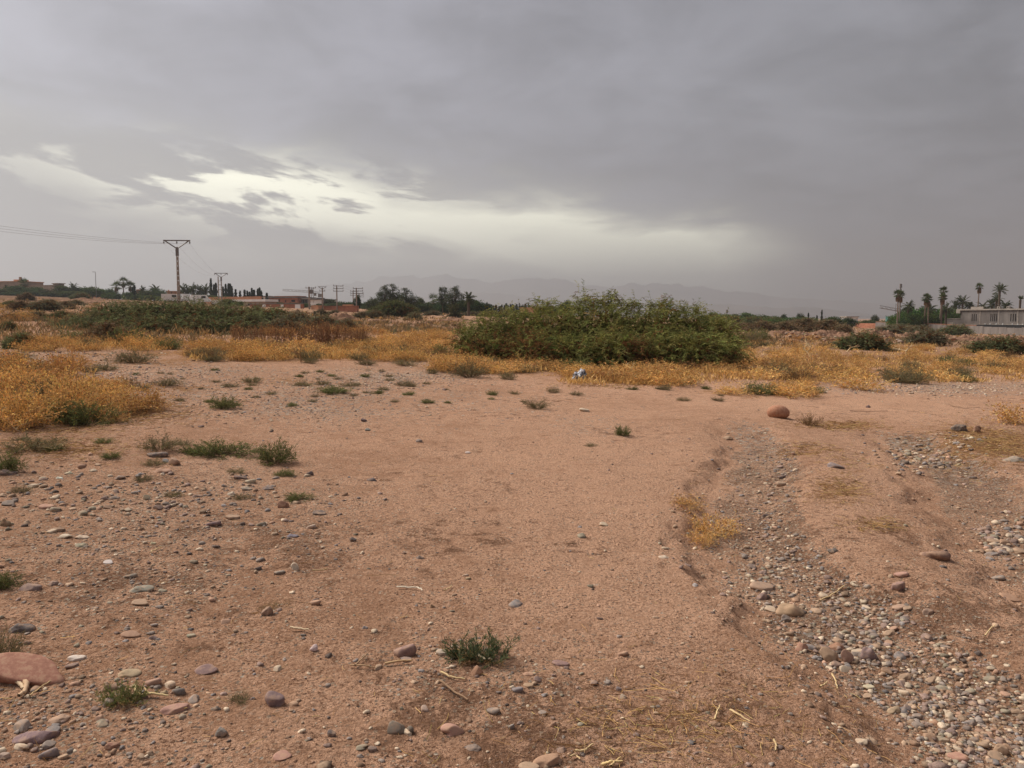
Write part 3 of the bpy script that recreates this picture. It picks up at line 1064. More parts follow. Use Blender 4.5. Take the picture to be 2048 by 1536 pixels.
def cypress_mesh(seed, col=(0.028, 0.04, 0.022)):
    """10 m tall, 1.6 m wide"""
    g = np.random.default_rng(seed)
    n = 1500
    z = 0.4 + 9.6 * g.random(n) ** 0.9
    wob = 0.75 + 0.5 * vnoise(z * 1.1, np.zeros(n) + seed, seed)
    rr = 0.85 * np.sin(np.clip((10.3 - z) / 10.3, 0, 1) * math.pi * 0.62) ** 0.75 * wob * np.sqrt(g.random(n))
    ph = g.random(n) * 2 * math.pi
    c = np.stack([rr * np.cos(ph), rr * np.sin(ph), z], 1)
    d = np.stack([0.35 * np.cos(ph), 0.35 * np.sin(ph), np.ones(n)], 1) + 0.25 * g.normal(size=(n, 3))
    V, Fq = blades(c, d, rvec(g, n), 0.5 + 0.5 * g.random(n), np.full(n, 0.22))
    crown = mkmesh('cypress_crown', [(V, Fq, colvar(g, n, col, 0.3), 0)], [M['leaf']])
    tv = tubes(np.array([[[0, 0, -0.2], [0, 0, 2.0], [0, 0, 7.0]]]), np.array([[0.16, 0.13, 0.05]]), 6)
    return crown, mkmesh('cypress_trunk', [(*tv, (0.13, 0.09, 0.07), 0)], [M['bark']])


# ---------------------------------------------------------------------
# placing plants
# ---------------------------------------------------------------------
def put_shrub(mesh, name, px, py, w, h, label, cat, group, color=(1, 1, 1), rz=None):
    x, y, z = gp(px, py)
    k = kpx(y)
    W, Hh = w * k, h * k
    o = obj(name, mesh, None, (x, y, z - 0.01), random.random() * 6.28 if rz is None else rz, (W / 1.35, W / 1.35, Hh / 0.92))
    o.color = (*color, 1)
    tag(o, label, cat, group)
    return o


def put_tree(name, meshes, names, x, y, s, label, cat, group=None, rz=None, color=(1, 1, 1)):
    """meshes: (crown, trunk, ...) parented to an empty at the foot"""
    e = obj(name, None, None, (x, y, H1(x, y) - 0.02), random.random() * 6.28 if rz is None else rz)
    e.empty_display_size = 0.3
    for m, nm in zip(meshes, names):
        c = obj(nm, m, e, (0, 0, 0), 0, s)
        c.color = (*color, 1)
    tag(e, label, cat, group)
    return e


def bg_spot(px, top, Y, wpx):
    """foot x, y, plant height and width in metres for a far plant"""
    x, y, zt = at(px, top, Y)
    return x, y, zt - H1(x, y), wpx * kpx(Y)

# =====================================================================
# far things: buildings, walls, poles, cranes
# =====================================================================
BOXF = np.array([(0, 3, 2, 1), (4, 5, 6, 7), (0, 1, 5, 4), (1, 2, 6, 5), (2, 3, 7, 6), (3, 0, 4, 7)])


def bx(x0, x1, y0, y1, z0, z1):
    return (np.array([(x, y, z) for z in (z0, z1) for x, y in ((x0, y0), (x1, y0), (x1, y1), (x0, y1))]), BOXF)


def part(name, shapes, mat, parent, smooth_shade=False):
    return obj(name, mkmesh(name, [(s[0], s[1]) for s in shapes], [M[mat]], smooth_shade), parent)


def bar(p, q, r, sides=4):
    return tubes(np.array([[p, q]], float), np.array([[r, r]]), sides)


def wall_open(u0, u1, z0, z1, v0, v1, holes):
    """wall slab along u with rectangular openings (u0,u1,z0,z1), cut on a grid"""
    us = sorted({u0, u1, *[h[0] for h in holes], *[h[1] for h in holes]})
    zs = sorted({z0, z1, *[h[2] for h in holes], *[h[3] for h in holes]})
    out = []
    for a, b in zip(us, us[1:]):
        run = None
        for c, d in zip(zs, zs[1:]):
            mu, mz = (a + b) / 2, (c + d) / 2
            if any(h[0] < mu < h[1] and h[2] < mz < h[3] for h in holes):
                if run:
                    out.append(bx(a, b, v0, v1, *run))
                run = None
            else:
                run = (run[0], d) if run else (c, d)
        if run:
            out.append(bx(a, b, v0, v1, *run))
    return out


class Site:
    """a frame of reference for a far building: u along the front, v away from the camera, z up from eye-row heights"""
    def __init__(s, name, pxl, Yl, pxr, Yr, label, cat, group=None):
        s.a = np.array(at(pxl, HY, Yl)[:2])
        s.b = np.array(at(pxr, HY, Yr)[:2])
        s.L = float(np.linalg.norm(s.b - s.a))
        s.pl, s.pr = pxl, pxr
        d = (s.b - s.a) / s.L
        s.d = d
        s.e = obj(name, None, None, (s.a[0], s.a[1], 0), math.atan2(d[1], d[0]))
        s.Yl, s.Yr = Yl, Yr
        s.g = min(H1(*s.a), H1(*s.b)) - 0.4
        tag(s.e, label, cat, group)

    def u(s, px):
        # intersect the photo column with the front line
        t = (px - 1024) / F / CP
        # point a + d*u has x = t*y
        return float((t * s.a[1] - s.a[0]) / (s.d[0] - t * s.d[1]))

    def z(s, px, py):
        y = s.a[1] + s.d[1] * s.u(px)
        return at(px, py, y)[2]


def simple_block(name, pxl, Yl, pxr, Yr, top, mat, label, depth=6.0, roof=None, openings=(), roof_h=0.25, over=0.2, group=None, cat='building', winmat='dark'):
    """block with a slab roof and real openings; openings: (px0, px1, py top, py bottom)"""
    s = Site(name, pxl, Yl, pxr, Yr, label, cat, group)
    zt = s.z((pxl + pxr) / 2, top)
    holes = [(s.u(a), s.u(b), s.z(a, d), s.z(a, c)) for a, b, c, d in openings]
    part('wall', wall_open(0, s.L, s.g, zt, 0, 0.25, holes), mat, s.e)
    part('wall', [bx(0, 0.25, 0.252, depth, s.g, zt), bx(s.L - 0.25, s.L, 0.252, depth, s.g, zt), bx(0.252, s.L - 0.252, depth - 0.25, depth, s.g, zt)], mat, s.e)
    if roof:
        part('roof', [bx(-over, s.L + over, -over, depth + over, zt + 0.002, zt + roof_h)], roof, s.e)
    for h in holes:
        part('window', [bx(h[0] - 0.1, h[1] + 0.1, 0.3, 0.36, h[2] - 0.1, h[3] + 0.1)], winmat, s.e)  # dark sheet behind the hole, its colour standing for the shaded inside
    return s, zt


# --- unfinished concrete building at the right
s = Site('concrete_building', 1921, 208, 2140, 184, 'unfinished grey concrete block building with slot windows by the palms', 'building')
zt, z1 = s.z(1960, 620.5), s.g
holes = []
slots = [(1936.6, 1938.6), (1940.6, 1942.6), (1944.6, 1946.6), (1973.8, 1975.8), (1977.6, 1979.6), (1981.4, 1983.4), (1985.2, 1987.2), (2013.4, 2015.6), (2018, 2020.2), (2022.6, 2024.8), (2058, 2060), (2062, 2064), (2066, 2068), (2100, 2108)]
for a, b in slots:
    holes.append((s.u(a), s.u(b), zt - 2.9, zt - 0.95))
part('wall', wall_open(0, s.L, s.g, zt, 0, 0.3, holes), 'concrete', s.e)
part('wall', [bx(0, 0.3, 0.302, 12, s.g, zt)], 'concrete', s.e)
part('wall', [bx(0.302, s.L, 11.7, 12, s.g, zt)], 'concrete', s.e)
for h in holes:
    part('window', [bx(h[0] - 0.1, h[1] + 0.1, 0.34, 0.4, h[2] - 0.1, h[3] + 0.1)], 'dark', s.e)  # dark sheets behind the slots give the inner shade by colour
part('roof_slab', [bx(-1.05, s.L, -0.35, 12.4, zt + 0.002, zt + 0.36)], 'concrete_pale', s.e)
part('roof_edge', [bx(-1.05, 0.0, -0.352, 0.4, zt - 0.75, zt)], 'concrete_pale', s.e)
part('parapet', [bx(s.u(1933), s.u(1957.5), 0.2, 0.6, zt + 0.362, zt + 0.95)], 'concrete_pale', s.e)
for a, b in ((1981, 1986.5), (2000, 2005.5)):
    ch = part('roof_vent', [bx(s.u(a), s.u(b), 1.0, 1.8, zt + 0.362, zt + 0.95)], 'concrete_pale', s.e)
    obj('vent_shade_patch', mkmesh('vent_shade_patch', [bx(s.u(a) + 0.2, s.u(b) - 0.2, 0.99, 1.05, zt + 0.48, zt + 0.8)], [M['dark']]), ch)  # dark patch on the solid vent, painted as shade in a hole
for p in (1953, 1990, 2028):
    part('column', [bx(s.u(p) - 0.1, s.u(p) + 0.1, -0.03, 0.002, s.g, zt)], 'concrete_pale', s.e)
part('wall_band', [bx(0.0, s.L, -0.025, 0.001, zt - 3.75, zt - 3.55)], 'concrete_pale', s.e)
# lower wing
ua, ub = s.u(1884), -0.002
za = s.z(1900, 638)
part('wing_wall', [bx(ua, ub, 0.0, 0.3, s.g, za)], 'concrete', s.e)
part('wing_wall', [bx(ua, ua + 0.3, 0.302, 10, s.g, za)], 'concrete', s.e)
part('wing_roof', [bx(ua - 0.1, ub, -0.1, 10, za + 0.002, za + 0.14)], 'concrete_pale', s.e)
part('wing_band', [bx(ua, s.u(1900.5), -0.04, -0.002, s.g, za - 0.9)], 'concrete_pale', s.e)

# --- long boundary wall of concrete panels
s = Site('panel_wall', 1752, 226, 2260, 148, 'long grey concrete panel boundary wall in front of the unfinished building', 'wall')
n = 34
for i in range(n):
    u0, u1 = s.L * i / n, s.L * (i + 1) / n
    p = s.a + s.d * (u0 + u1) / 2
    g = H1(*p)
    part('wall_panel', [bx(u0 + 0.09, u1 - 0.09, 0.0, 0.1, g - 0.5, g + 1.85 + 0.02 * math.sin(i * 2.3))], 'concrete', s.e)
    part('wall_post', [bx(u0 - 0.09, u0 + 0.09, -0.04, 0.14, g - 0.5, g + 1.92)], 'concrete', s.e)
part('coping', [bx(0, s.L * 0.5, -0.05, 0.15, H1(*s.a) + 1.93, H1(*s.a) + 2.03)], 'brick', s.e).rotation_euler = (0, math.atan2(H1(*s.a) - H1(*(s.a + s.d * s.L * 0.5)), s.L * 0.5), 0)

s, zt = simple_block('brick_wall', 1712, 236, 1753, 228, 646.5, 'brick', 'short red brick wall at the far end of the concrete panel wall', depth=0.9, cat='wall')
s = Site('black_canopy', 1954, 199, 2120, 175, 'long black canopy edge with white lamps above the panel wall', 'canopy')
zz = s.z(2010, 651.5)
part('canopy_edge', [bx(0, s.L, 0, 3.0, zz - 0.75, zz + 0.22)], 'black', s.e)
for p in (1962, 1972, 1984, 1997, 2016, 2027, 2036.5, 2046, 2060, 2075):
    ug = s.u(p)
    P_ = np.array([[[ug, 0.3, zz + 0.2], [ug, 0.3, zz + 0.32], [ug, 0.3, zz + 0.42], [ug, 0.3, zz + 0.5]]])
    part('lamp_globe', [tubes(P_, np.array([[0.04, 0.14, 0.13, 0.02]]), 7)], 'white', s.e, True)
for uu in (0.4, s.L * 0.5, s.L - 0.5):
    part('post', [bx(uu, uu + 0.12, 2.0, 2.12, s.g, zz - 0.752)], 'steel', s.e)
s, zt = simple_block('teal_tank', 1771, 232, 1776.5, 231, 633, 'teal', 'small teal box tank standing beside the palm grove', depth=0.8, roof='teal', roof_h=0.06, over=0.03, cat='tank')

# --- buildings on the left
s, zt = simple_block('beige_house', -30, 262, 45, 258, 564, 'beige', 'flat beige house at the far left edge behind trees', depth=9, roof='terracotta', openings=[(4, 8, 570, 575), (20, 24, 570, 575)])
part('roof_block', [bx(s.u(28), s.u(38), 2, 6, zt + 0.26, zt + 0.85)], 'terracotta', s.e)
part('chimney', [bx(s.u(46) - 1.5, s.u(46) - 0.9, 2, 2.6, zt + 0.26, zt + 1.7)], 'beige', s.e)
s, zt = simple_block('garden_wall', 44, 258, 112, 250, 571.5, 'beige', 'long beige garden wall behind the left trees', depth=0.5, cat='wall', roof='beige', roof_h=0.12, over=0.05)
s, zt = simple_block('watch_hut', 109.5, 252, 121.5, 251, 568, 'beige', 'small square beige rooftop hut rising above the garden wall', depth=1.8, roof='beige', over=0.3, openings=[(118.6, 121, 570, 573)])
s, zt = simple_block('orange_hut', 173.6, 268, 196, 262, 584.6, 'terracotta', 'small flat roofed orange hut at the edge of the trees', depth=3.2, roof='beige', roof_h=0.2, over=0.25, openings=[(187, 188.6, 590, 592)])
part('side_wall', [bx(s.L + 0.002, s.u(208), 0.1, 3.1, s.g, zt - 0.1)], 'terracotta', s.e)
part('side_roof', [bx(s.L + 0.21, s.u(208.5), -0.1, 3.3, zt - 0.098, zt + 0.1)], 'beige', s.e)
s, zt = simple_block('pink_villa', 274, 246, 290, 246, 583.5, 'terracotta', 'low pink villa between the palms left of the tall pole', depth=5, roof='beige', openings=[(279, 281, 585.5, 588)])
part('roof_block', [bx(s.u(277), s.u(283), 1, 3, zt + 0.26, zt + 0.8)], 'terracotta', s.e)
s, zt = simple_block('pink_villa', 336, 236, 352, 236, 583.5, 'terracotta', 'pink villa with a small dark window right beside the tall pole', depth=6, roof='terracotta', openings=[(348, 351, 585, 587)])
part('chimney', [bx(s.u(340), s.u(341.4), 1, 1.5, zt + 0.26, zt + 0.6)], 'terracotta', s.e)
s, zt = simple_block('orange_wall', 366, 212, 521, 200, 594.8, 'terracotta', 'long orange wall behind the white site cabins', depth=0.6, cat='wall', roof='terracotta', roof_h=0.1, over=0.04)
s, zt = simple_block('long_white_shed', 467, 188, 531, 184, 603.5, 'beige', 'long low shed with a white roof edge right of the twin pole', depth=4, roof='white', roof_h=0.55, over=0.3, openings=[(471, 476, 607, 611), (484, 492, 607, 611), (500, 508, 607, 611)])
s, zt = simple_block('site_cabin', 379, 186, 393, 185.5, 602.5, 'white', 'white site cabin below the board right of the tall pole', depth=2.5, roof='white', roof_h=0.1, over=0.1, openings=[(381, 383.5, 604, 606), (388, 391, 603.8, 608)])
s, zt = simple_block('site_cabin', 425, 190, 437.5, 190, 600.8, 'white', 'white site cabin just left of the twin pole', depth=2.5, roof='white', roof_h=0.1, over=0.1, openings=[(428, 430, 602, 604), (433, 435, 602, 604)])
s = Site('sign_board', 379.8, 187, 386.2, 187, 'small white board raised on two posts near the tall pole', 'sign')
part('board', [bx(0, s.L, 0, 0.06, s.z(383, 600), s.z(383, 592.8))], 'white', s.e)
for uu in (0.1, s.L - 0.18):
    part('post', [bx(uu, uu + 0.08, 0.061, 0.13, s.g, s.z(383, 594))], 'steel', s.e)


def van(px, py_top, Y, label, yaw, length=4.6):
    """box van: x along its length"""
    x, y, zt = at(px, py_top, Y)
    g = H1(x, y)
    h = 2.1
    e = obj('white_van', None, None, (x, y, g), yaw)
    pr = np.array([(-length / 2, 0.45), (-length / 2, h), (length * 0.28, h), (length * 0.40, 1.25), (length / 2, 1.05), (length / 2, 0.45)])
    n_ = len(pr)
    V = np.concatenate([np.stack([pr[:, 0], np.full(n_, s_), pr[:, 1]], 1) for s_ in (-0.95, 0.95)])
    Fq = np.array([(i, (i + 1) % n_, (i + 1) % n_ + n_, i + n_) for i in range(n_)])
    caps = [np.array([[0, 1, 2], [0, 2, 3], [0, 3, 4], [0, 4, 5]]), np.array([[0, 2, 1], [0, 3, 2], [0, 4, 3], [0, 5, 4]]) + n_]
    body = mkmesh('body', [(V, Fq[:, ::-1]), (V[:1], np.zeros((0, 3), int))], [M['white']])
    bm = mkmesh('body', [(V, Fq), (V, caps[0]), (V, caps[1])], [M['white']])
    obj('body', bm, e)
    bpy.data.meshes.remove(body)
    for sx in (-length * 0.3, length * 0.3):
        for sy in (-0.9, 0.9):
            P_ = np.array([[[sx, sy - 0.11, 0.33], [sx, sy + 0.11, 0.33]]])
            w_ = part('wheel', [tubes(P_, np.array([[0.33, 0.33]]), 10)], 'black', e)
    for sy in (-0.953, 0.945):
        part('side_window', [bx(length * 0.02, length * 0.24, sy, sy + 0.008, 1.3, 1.85)], 'dark', e)
    part('windscreen', [bar((length * 0.305, -0.8, 1.97), (length * 0.305, 0.8, 1.97), 0.01), (np.array([(length * 0.292, -0.8, 2.02), (length * 0.292, 0.8, 2.02), (length * 0.398, 0.8, 1.35), (length * 0.398, -0.8, 1.35)]), np.array([[0, 1, 2, 3]]))], 'dark', e)
    tag(e, label, 'van', 'white vans parked along the orange wall')


van(344, 599, 190, 'white van parked below the pink villa left of the tall pole', 0.3)
van(401, 600, 192, 'white van parked between the board and the twin pole', 0.5)
van(362, 602, 192, 'white van parked just right of the tall pole foot', 2.6)

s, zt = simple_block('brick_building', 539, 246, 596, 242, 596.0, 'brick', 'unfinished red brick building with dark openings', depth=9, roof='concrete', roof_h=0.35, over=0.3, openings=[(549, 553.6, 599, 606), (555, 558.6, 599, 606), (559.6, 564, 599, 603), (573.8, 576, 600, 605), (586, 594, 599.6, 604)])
part('upper_floor', [bx(s.u(545), s.u(590), 2, 7, zt + 0.36, zt + 0.7)], 'brick', s.e)
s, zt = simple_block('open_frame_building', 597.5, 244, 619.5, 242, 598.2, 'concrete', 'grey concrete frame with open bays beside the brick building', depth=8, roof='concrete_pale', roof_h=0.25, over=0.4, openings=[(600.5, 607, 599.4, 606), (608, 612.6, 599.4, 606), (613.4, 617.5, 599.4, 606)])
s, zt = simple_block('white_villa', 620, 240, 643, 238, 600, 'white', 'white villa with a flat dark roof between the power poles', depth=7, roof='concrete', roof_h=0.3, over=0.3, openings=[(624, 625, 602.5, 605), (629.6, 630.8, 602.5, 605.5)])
part('upper_room', [bx(s.u(621), s.u(632), 1.5, 5, zt + 0.31, zt + 0.75)], 'concrete', s.e)
s, zt = simple_block('white_villa', 526, 262, 540, 262, 593.5, 'white', 'far white villa half hidden by the last cypress', depth=5, roof='steel', roof_h=0.3, over=0.4, openings=[(530, 532, 596, 599)])
s, zt = simple_block('brick_low_wall', 500, 176, 606, 170, 608.5, 'brick', 'low brick wall with pale gates behind the green bushes', depth=0.5, cat='wall', roof='concrete', roof_h=0.15, over=0.1, openings=[(510.6, 513, 610, 617), (518, 520.5, 610, 617)])
for a, b in ((529, 535.6), (565.5, 571), (594, 604.5)):
    part('gate', [bx(s.u(a), s.u(b), -0.06, -0.002, s.z(a, 617), s.z(a, 608.8))], 'white', s.e)
s, zt = simple_block('brick_cube', 622.8, 152, 636.6, 151, 611.5, 'terracotta', 'small orange brick box room beside the power poles', depth=1.6, roof='terracotta', roof_h=0.08, over=0.05)
s, zt = simple_block('brick_boundary', 637, 154, 714, 150, 612.8, 'brick', 'dark red brick boundary wall behind the power poles', depth=0.6, cat='wall', roof='brick', roof_h=0.1, over=0.06)
part('raised_block', [bx(s.u(688), s.u(706), 0.0, 0.6, zt + 0.102, zt + 0.35)], 'terracotta', s.e)
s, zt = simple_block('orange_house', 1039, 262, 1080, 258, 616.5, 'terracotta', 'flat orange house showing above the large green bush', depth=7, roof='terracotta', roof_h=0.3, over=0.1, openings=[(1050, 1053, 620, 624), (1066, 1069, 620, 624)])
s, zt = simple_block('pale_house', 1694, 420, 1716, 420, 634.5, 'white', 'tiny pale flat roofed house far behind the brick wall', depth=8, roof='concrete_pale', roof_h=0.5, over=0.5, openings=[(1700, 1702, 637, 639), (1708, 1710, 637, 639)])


def pole_T(px, top, Y, label, arm_px, hpole, twin=False):
    """concrete ladder pole with V bracket and long crossarm"""
    x, y, zt = at(px, top, Y)
    g = H1(x, y)
    e = obj('power_pole', None, None, (x, y, g), R(4))
    zt -= g
    W = arm_px * kpx(Y)
    vz = zt - 0.31 * W
    k = kpx(Y)

    def ladder(cx, h, w0, w1, nm):
        sh = []
        for sg in (-1, 1):
            P_ = np.array([[[cx + sg * w0, 0, -0.3], [cx + sg * w1, 0, h]]])
            sh.append(tubes(P_, np.array([[0.07, 0.05]]), 4))
        zz_ = 0.4
        while zz_ < h:
            f_ = zz_ / h
            ww = w0 * (1 - f_) + w1 * f_
            sh.append(bx(cx - ww, cx + ww, -0.045, 0.045, zz_, zz_ + 0.50))
            zz_ += 0.62
        part(nm, sh, 'pole', e)
    ladder(0, vz + 0.1, 0.15, 0.09, 'shaft')
    if twin:
        ladder(-0.75, vz + 0.2, 0.13, 0.08, 'shaft')
        for f_ in (0.55, 0.72, 0.86):
            part('brace', [bx(-0.75, 0, -0.03, 0.03, vz * f_, vz * f_ + 0.12)], 'steel', e)
    part('collar', [bx(-0.16, 0.16, -0.14, 0.14, vz - 0.9, vz + 0.12)], 'steel', e)
    for sg in (-1, 1):
        part('bracket', [bar((0, 0, vz), (sg * W * 0.46, 0, zt), 0.075)], 'steel', e)
    part('crossarm', [bx(-W / 2, W / 2, -0.07, 0.07, zt - 0.07, zt + 0.07)], 'steel', e)
    tips = []
    for f_ in (-0.48, 0.0, 0.48):
        P_ = np.array([[[f_ * W, 0, zt - 0.07], [f_ * W, 0, zt - 0.2], [f_ * W, 0, zt - 0.32], [f_ * W, 0, zt - 0.42]]])
        part('insulator', [tubes(P_, np.array([[0.03, 0.08, 0.09, 0.03]]), 6)], 'steel', e)
        c, s_ = math.cos(R(4)), math.sin(R(4))
        tips.append((x + f_ * W * c, y + f_ * W * s_, g + zt - 0.42))
    tag(e, label, 'power pole')
    return tips


t1 = pole_T(353.5, 481, 100, 'tall concrete power pole with V bracket and long crossarm behind the left bush', 52, 9)
t2 = pole_T(442, 546.5, 196, 'distant twin concrete power pole with a V bracket before the cypresses', 26, 9, True)


def wire(p, q, sag, label, group, r=0.012, n=24):
    t = np.linspace(0, 1, n)[:, None]
    P_ = np.array(p) * (1 - t) + np.array(q) * t
    P_[:, 2] -= (4 * sag * t * (1 - t))[:, 0]
    o = obj('power_wire', mkmesh('power_wire', [tubes(P_[None], np.full((1, n), r), 4)], [M['steel']]))
    tag(o, label, 'wire', group)


for i, w_ in enumerate(('lowest', 'middle', 'upper')):
    a = t1[i]
    ex = at(-420 - 30 * i, 405 - 12 * i, 46)
    wire(a, ex, 0.5, ['lowest', 'middle', 'topmost'][i] + ' wire running from the tall power pole out past the left edge', 'wires left of the tall pole', 0.008)
    wire(t1[i], t2[i], 1.4, ['left', 'middle', 'right'][i] + ' wire sagging between the tall pole and the twin pole', 'wires between the two V poles', 0.007)


def pole_simple(px, top, Y, label, arms, side=1, r=0.11, wide=1.3):
    x, y, zt = at(px, top, Y)
    g = H1(x, y)
    e = obj('utility_pole', None, None, (x, y, g), 0.15)
    h = zt - g
    part('shaft', [tubes(np.array([[[0, 0, -0.3], [0, 0, h]]]), np.array([[r * 1.4, r]]), 6)], 'pole', e)
    tips = []
    for a in arms:
        if a == 'V':
            for sg in (-1, 1):
                part('bracket', [bar((0, 0, h - 0.35), (sg * 0.75, 0, h + 0.15), 0.05)], 'steel', e)
            part('crossarm', [bx(-0.8, 0.8, -0.04, 0.04, h + 0.12, h + 0.2)], 'steel', e)
            continue
        z_ = h - a
        x0, x1 = (-wide * 0.5, wide) if side > 0 else ((-wide, wide) if side == 0 else (-wide, wide * 0.5))
        part('crossarm', [bx(x0, x1, -0.16, -0.09, z_ - 0.05, z_ + 0.05)], 'steel', e)
        for ux in (x0 + 0.08, x1 - 0.08):
            part('insulator', [tubes(np.array([[[ux, -0.12, z_ + 0.05], [ux, -0.12, z_ + 0.16], [ux, -0.12, z_ + 0.28]]]), np.array([[0.03, 0.07, 0.03]]), 5)], 'steel', e)
        tips.append((x + x1, y, g + z_ + 0.2))
    tag(e, label, 'utility pole', 'utility poles along the brick wall')
    return tips


q1 = pole_simple(618, 573.5, 152, 'thick utility pole with a transformer beside the white villa', [0.25], 1, 0.17)
part('transformer', [bx(0.2, 0.75, -0.3, 0.25, 3.2, 4.0)], 'steel', [o for o in COL.objects if o.name.startswith('utility_pole')][-1])
q2 = pole_simple(644.5, 575, 152, 'utility pole topped by a small V bracket', ['V', 0.7], 0, 0.12, 0.55)
q3 = pole_simple(673.3, 570.5, 152, 'tallest utility pole with three crossarms', [0.15, 0.65, 1.15], 1)
q4 = pole_simple(712.5, 575.5, 152, 'utility pole with three crossarms before the dark round tree', [0.15, 0.65, 1.15], 1)
q5 = pole_simple(706, 581.5, 186, 'paler utility pole just behind the pole by the dark round tree', [0.15, 0.65, 1.15], 1)
q6 = pole_simple(718.5, 586, 228, 'farthest utility pole showing above the dark round tree', [0.15, 0.65, 1.15], 1)
for i in range(3):
    wire(q3[i], q4[i], 0.35, ['upper', 'middle', 'lower'][i] + ' wire between the two three-armed utility poles', 'wires along the brick wall', 0.007)
    wire(q4[i], q6[i], 0.35, ['upper', 'middle', 'lower'][i] + ' wire leading on to the farthest utility pole', 'wires along the brick wall', 0.007)
wire(q1[0], q2[0], 0.15, 'short wire from the transformer pole to the next pole', 'wires along the brick wall', 0.007)
wire(q2[0], q3[0], 0.3, 'wire from the V topped pole to the tallest utility pole', 'wires along the brick wall', 0.007)


def crane(p_mast, mast_top, tipA, tipB, Y, label, rad=0.5):
    x, y, zt = at(p_mast, mast_top, Y)
    g = H1(x, y)
    e = obj('tower_crane', None, None, (x, y, g), 0)
    zt -= g

    def lattice(a, b, w, nm):
        a, b = np.array(a, float), np.array(b, float)
        sh = []
        L_ = np.linalg.norm(b - a)
        nseg = max(4, int(L_ / (2.2 * w)))
        up = np.array([0, 0, 1.0]) if abs((b - a)[2]) < 0.7 * L_ else np.array([1.0, 0, 0])
        c = [np.array([0, -w / 2, 0]) - up * w / 2, np.array([0, w / 2, 0]) - up * w / 2, up * w / 2]
        for o_ in c:
            sh.append(bar(a + o_, b + o_, 0.09))
        for i in range(nseg):
            p0, p1 = a + (b - a) * i / nseg, a + (b - a) * (i + 1) / nseg
            sh.append(bar(p0 + c[0], p1 + c[2], 0.05, 3))
            sh.append(bar(p0 + c[2], p1 + c[1], 0.05, 3))
        part(nm, sh, 'steel', e)
    lattice((0, 0, -0.3), (0, 0, zt + 2.5), 1.2, 'mast')
    ta, tb = at(*tipA, Y), at(*tipB, Y)
    lattice((ta[0] - x, 0, ta[2] - g), (0, 0, zt), 0.9, 'jib')
    lattice((0, 0, zt), (tb[0] - x, 0, tb[2] - g), 0.9, 'counter_jib')
    part('cab', [bx(0.65, 1.9, -0.8, 0.8, zt - 2.2, zt - 0.7)], 'steel', e)
    part('counterweight', [bx(tb[0] - x - 1.0, tb[0] - x + 1.0, -0.5, 0.5, tb[2] - g - 2.3, tb[2] - g - 0.45)], 'steel', e)
    tag(e, label, 'crane')


crane(625, 583.5, (565, 580), (640, 586), 420, 'faint tower crane with a long jib behind the white villa')
crane(1796, 620, (1760, 613.5), (1806, 622), 300, 'tower crane jib reaching out left of the palm grove')


def mast(px, top, Y, label, r, name='lamp_mast', arm=True):
    x, y, zt = at(px, top, Y)
    g = H1(x, y)
    e = obj(name, None, None, (x, y, g), 0)
    h = zt - g
    part('shaft', [tubes(np.array([[[0, 0, -0.3], [0, 0, h]]]), np.array([[r * 1.5, r]]), 6)], 'steel', e)
    if arm:
        part('arm', [bx(-0.5, 0, -0.04, 0.04, h - 0.1, h)], 'steel', e)
        part('lamp_head', [bx(-0.95, -0.502, -0.1, 0.1, h - 0.12, h + 0.02)], 'steel', e)
    else:
        part('antenna', [bx(-0.32, 0.32, -0.3, 0.3, h - 1.0, h + 0.3)], 'steel', e)
        part('antenna', [bx(-0.26, 0.26, -0.25, 0.25, h - 2.6, h - 1.4)], 'steel', e)
    tag(e, label, 'mast')


mast(190.6, 543.5, 250, 'thin lamp mast standing above the left trees', 0.07)
mast(114.8, 577.5, 246, 'short white topped lamp post in front of the left trees', 0.06)
mast(1801.5, 569.5, 260, 'tall thin antenna mast behind the pair of fan palms', 0.2, 'antenna_mast', False)
mast(1454, 621, 300, 'short pole above the hedge right of the large bush', 0.16, 'antenna_mast', False)

# =====================================================================
# trees and far bushes
# =====================================================================
TG = 'trees behind the field'
rd = [tree_mesh('round_tree', 300 + i, [(0, 0, 2.2, 1.9, 1.9, 1.7), (-0.9, 0.3, 1.5, 1.3, 1.3, 1.3), (1.0, -0.2, 1.7, 1.3, 1.3, 1.4), (0.2, 0.6, 2.9, 1.1, 1.1, 1.0)], 120, 22, (0.068, 0.085, 0.036), 1.3, 0.13, 0.34, 0.17, 0.5) for i in range(4)]
# unit: 4 m high, 4.4 m wide
eu = [tree_mesh('eucalyptus', 330 + i, lb, 150, 24, (0.062, 0.074, 0.038), 3.6, 0.2, 0.36, 0.15, 0.55, 20) for i, lb in enumerate([
    [(0, 0, 6.8, 1.6, 1.6, 1.9), (-1.5, 0.2, 5.2, 1.4, 1.4, 1.6), (1.4, -0.2, 5.6, 1.3, 1.3, 1.7), (0.6, 0.3, 8.2, 0.9, 0.9, 1.0), (-0.5, 0, 3.9, 1.5, 1.5, 1.1), (1.6, 0.2, 3.7, 1.1, 1.1, 0.9)],
    [(0.2, 0, 6.2, 1.9, 1.9, 2.0), (-1.2, 0, 4.6, 1.6, 1.6, 1.7), (1.5, 0, 4.6, 1.6, 1.6, 1.7), (-0.4, 0, 8.0, 1.0, 1.0, 1.1), (0.2, 0, 3.2, 1.6, 1.6, 1.0)],
    [(-0.6, 0, 7.4, 1.0, 1.0, 1.5), (0.9, 0, 7.9, 0.9, 0.9, 1.2), (0.9, 0, 5.7, 1.1, 1.1, 1.3), (-0.8, 0, 5.0, 1.0, 1.0, 1.3), (0.3, 0, 3.8, 1.3, 1.3, 1.2)]])]
# unit: 9 m high, 5 m wide
cyp = [cypress_mesh(360 + i) for i in range(4)]


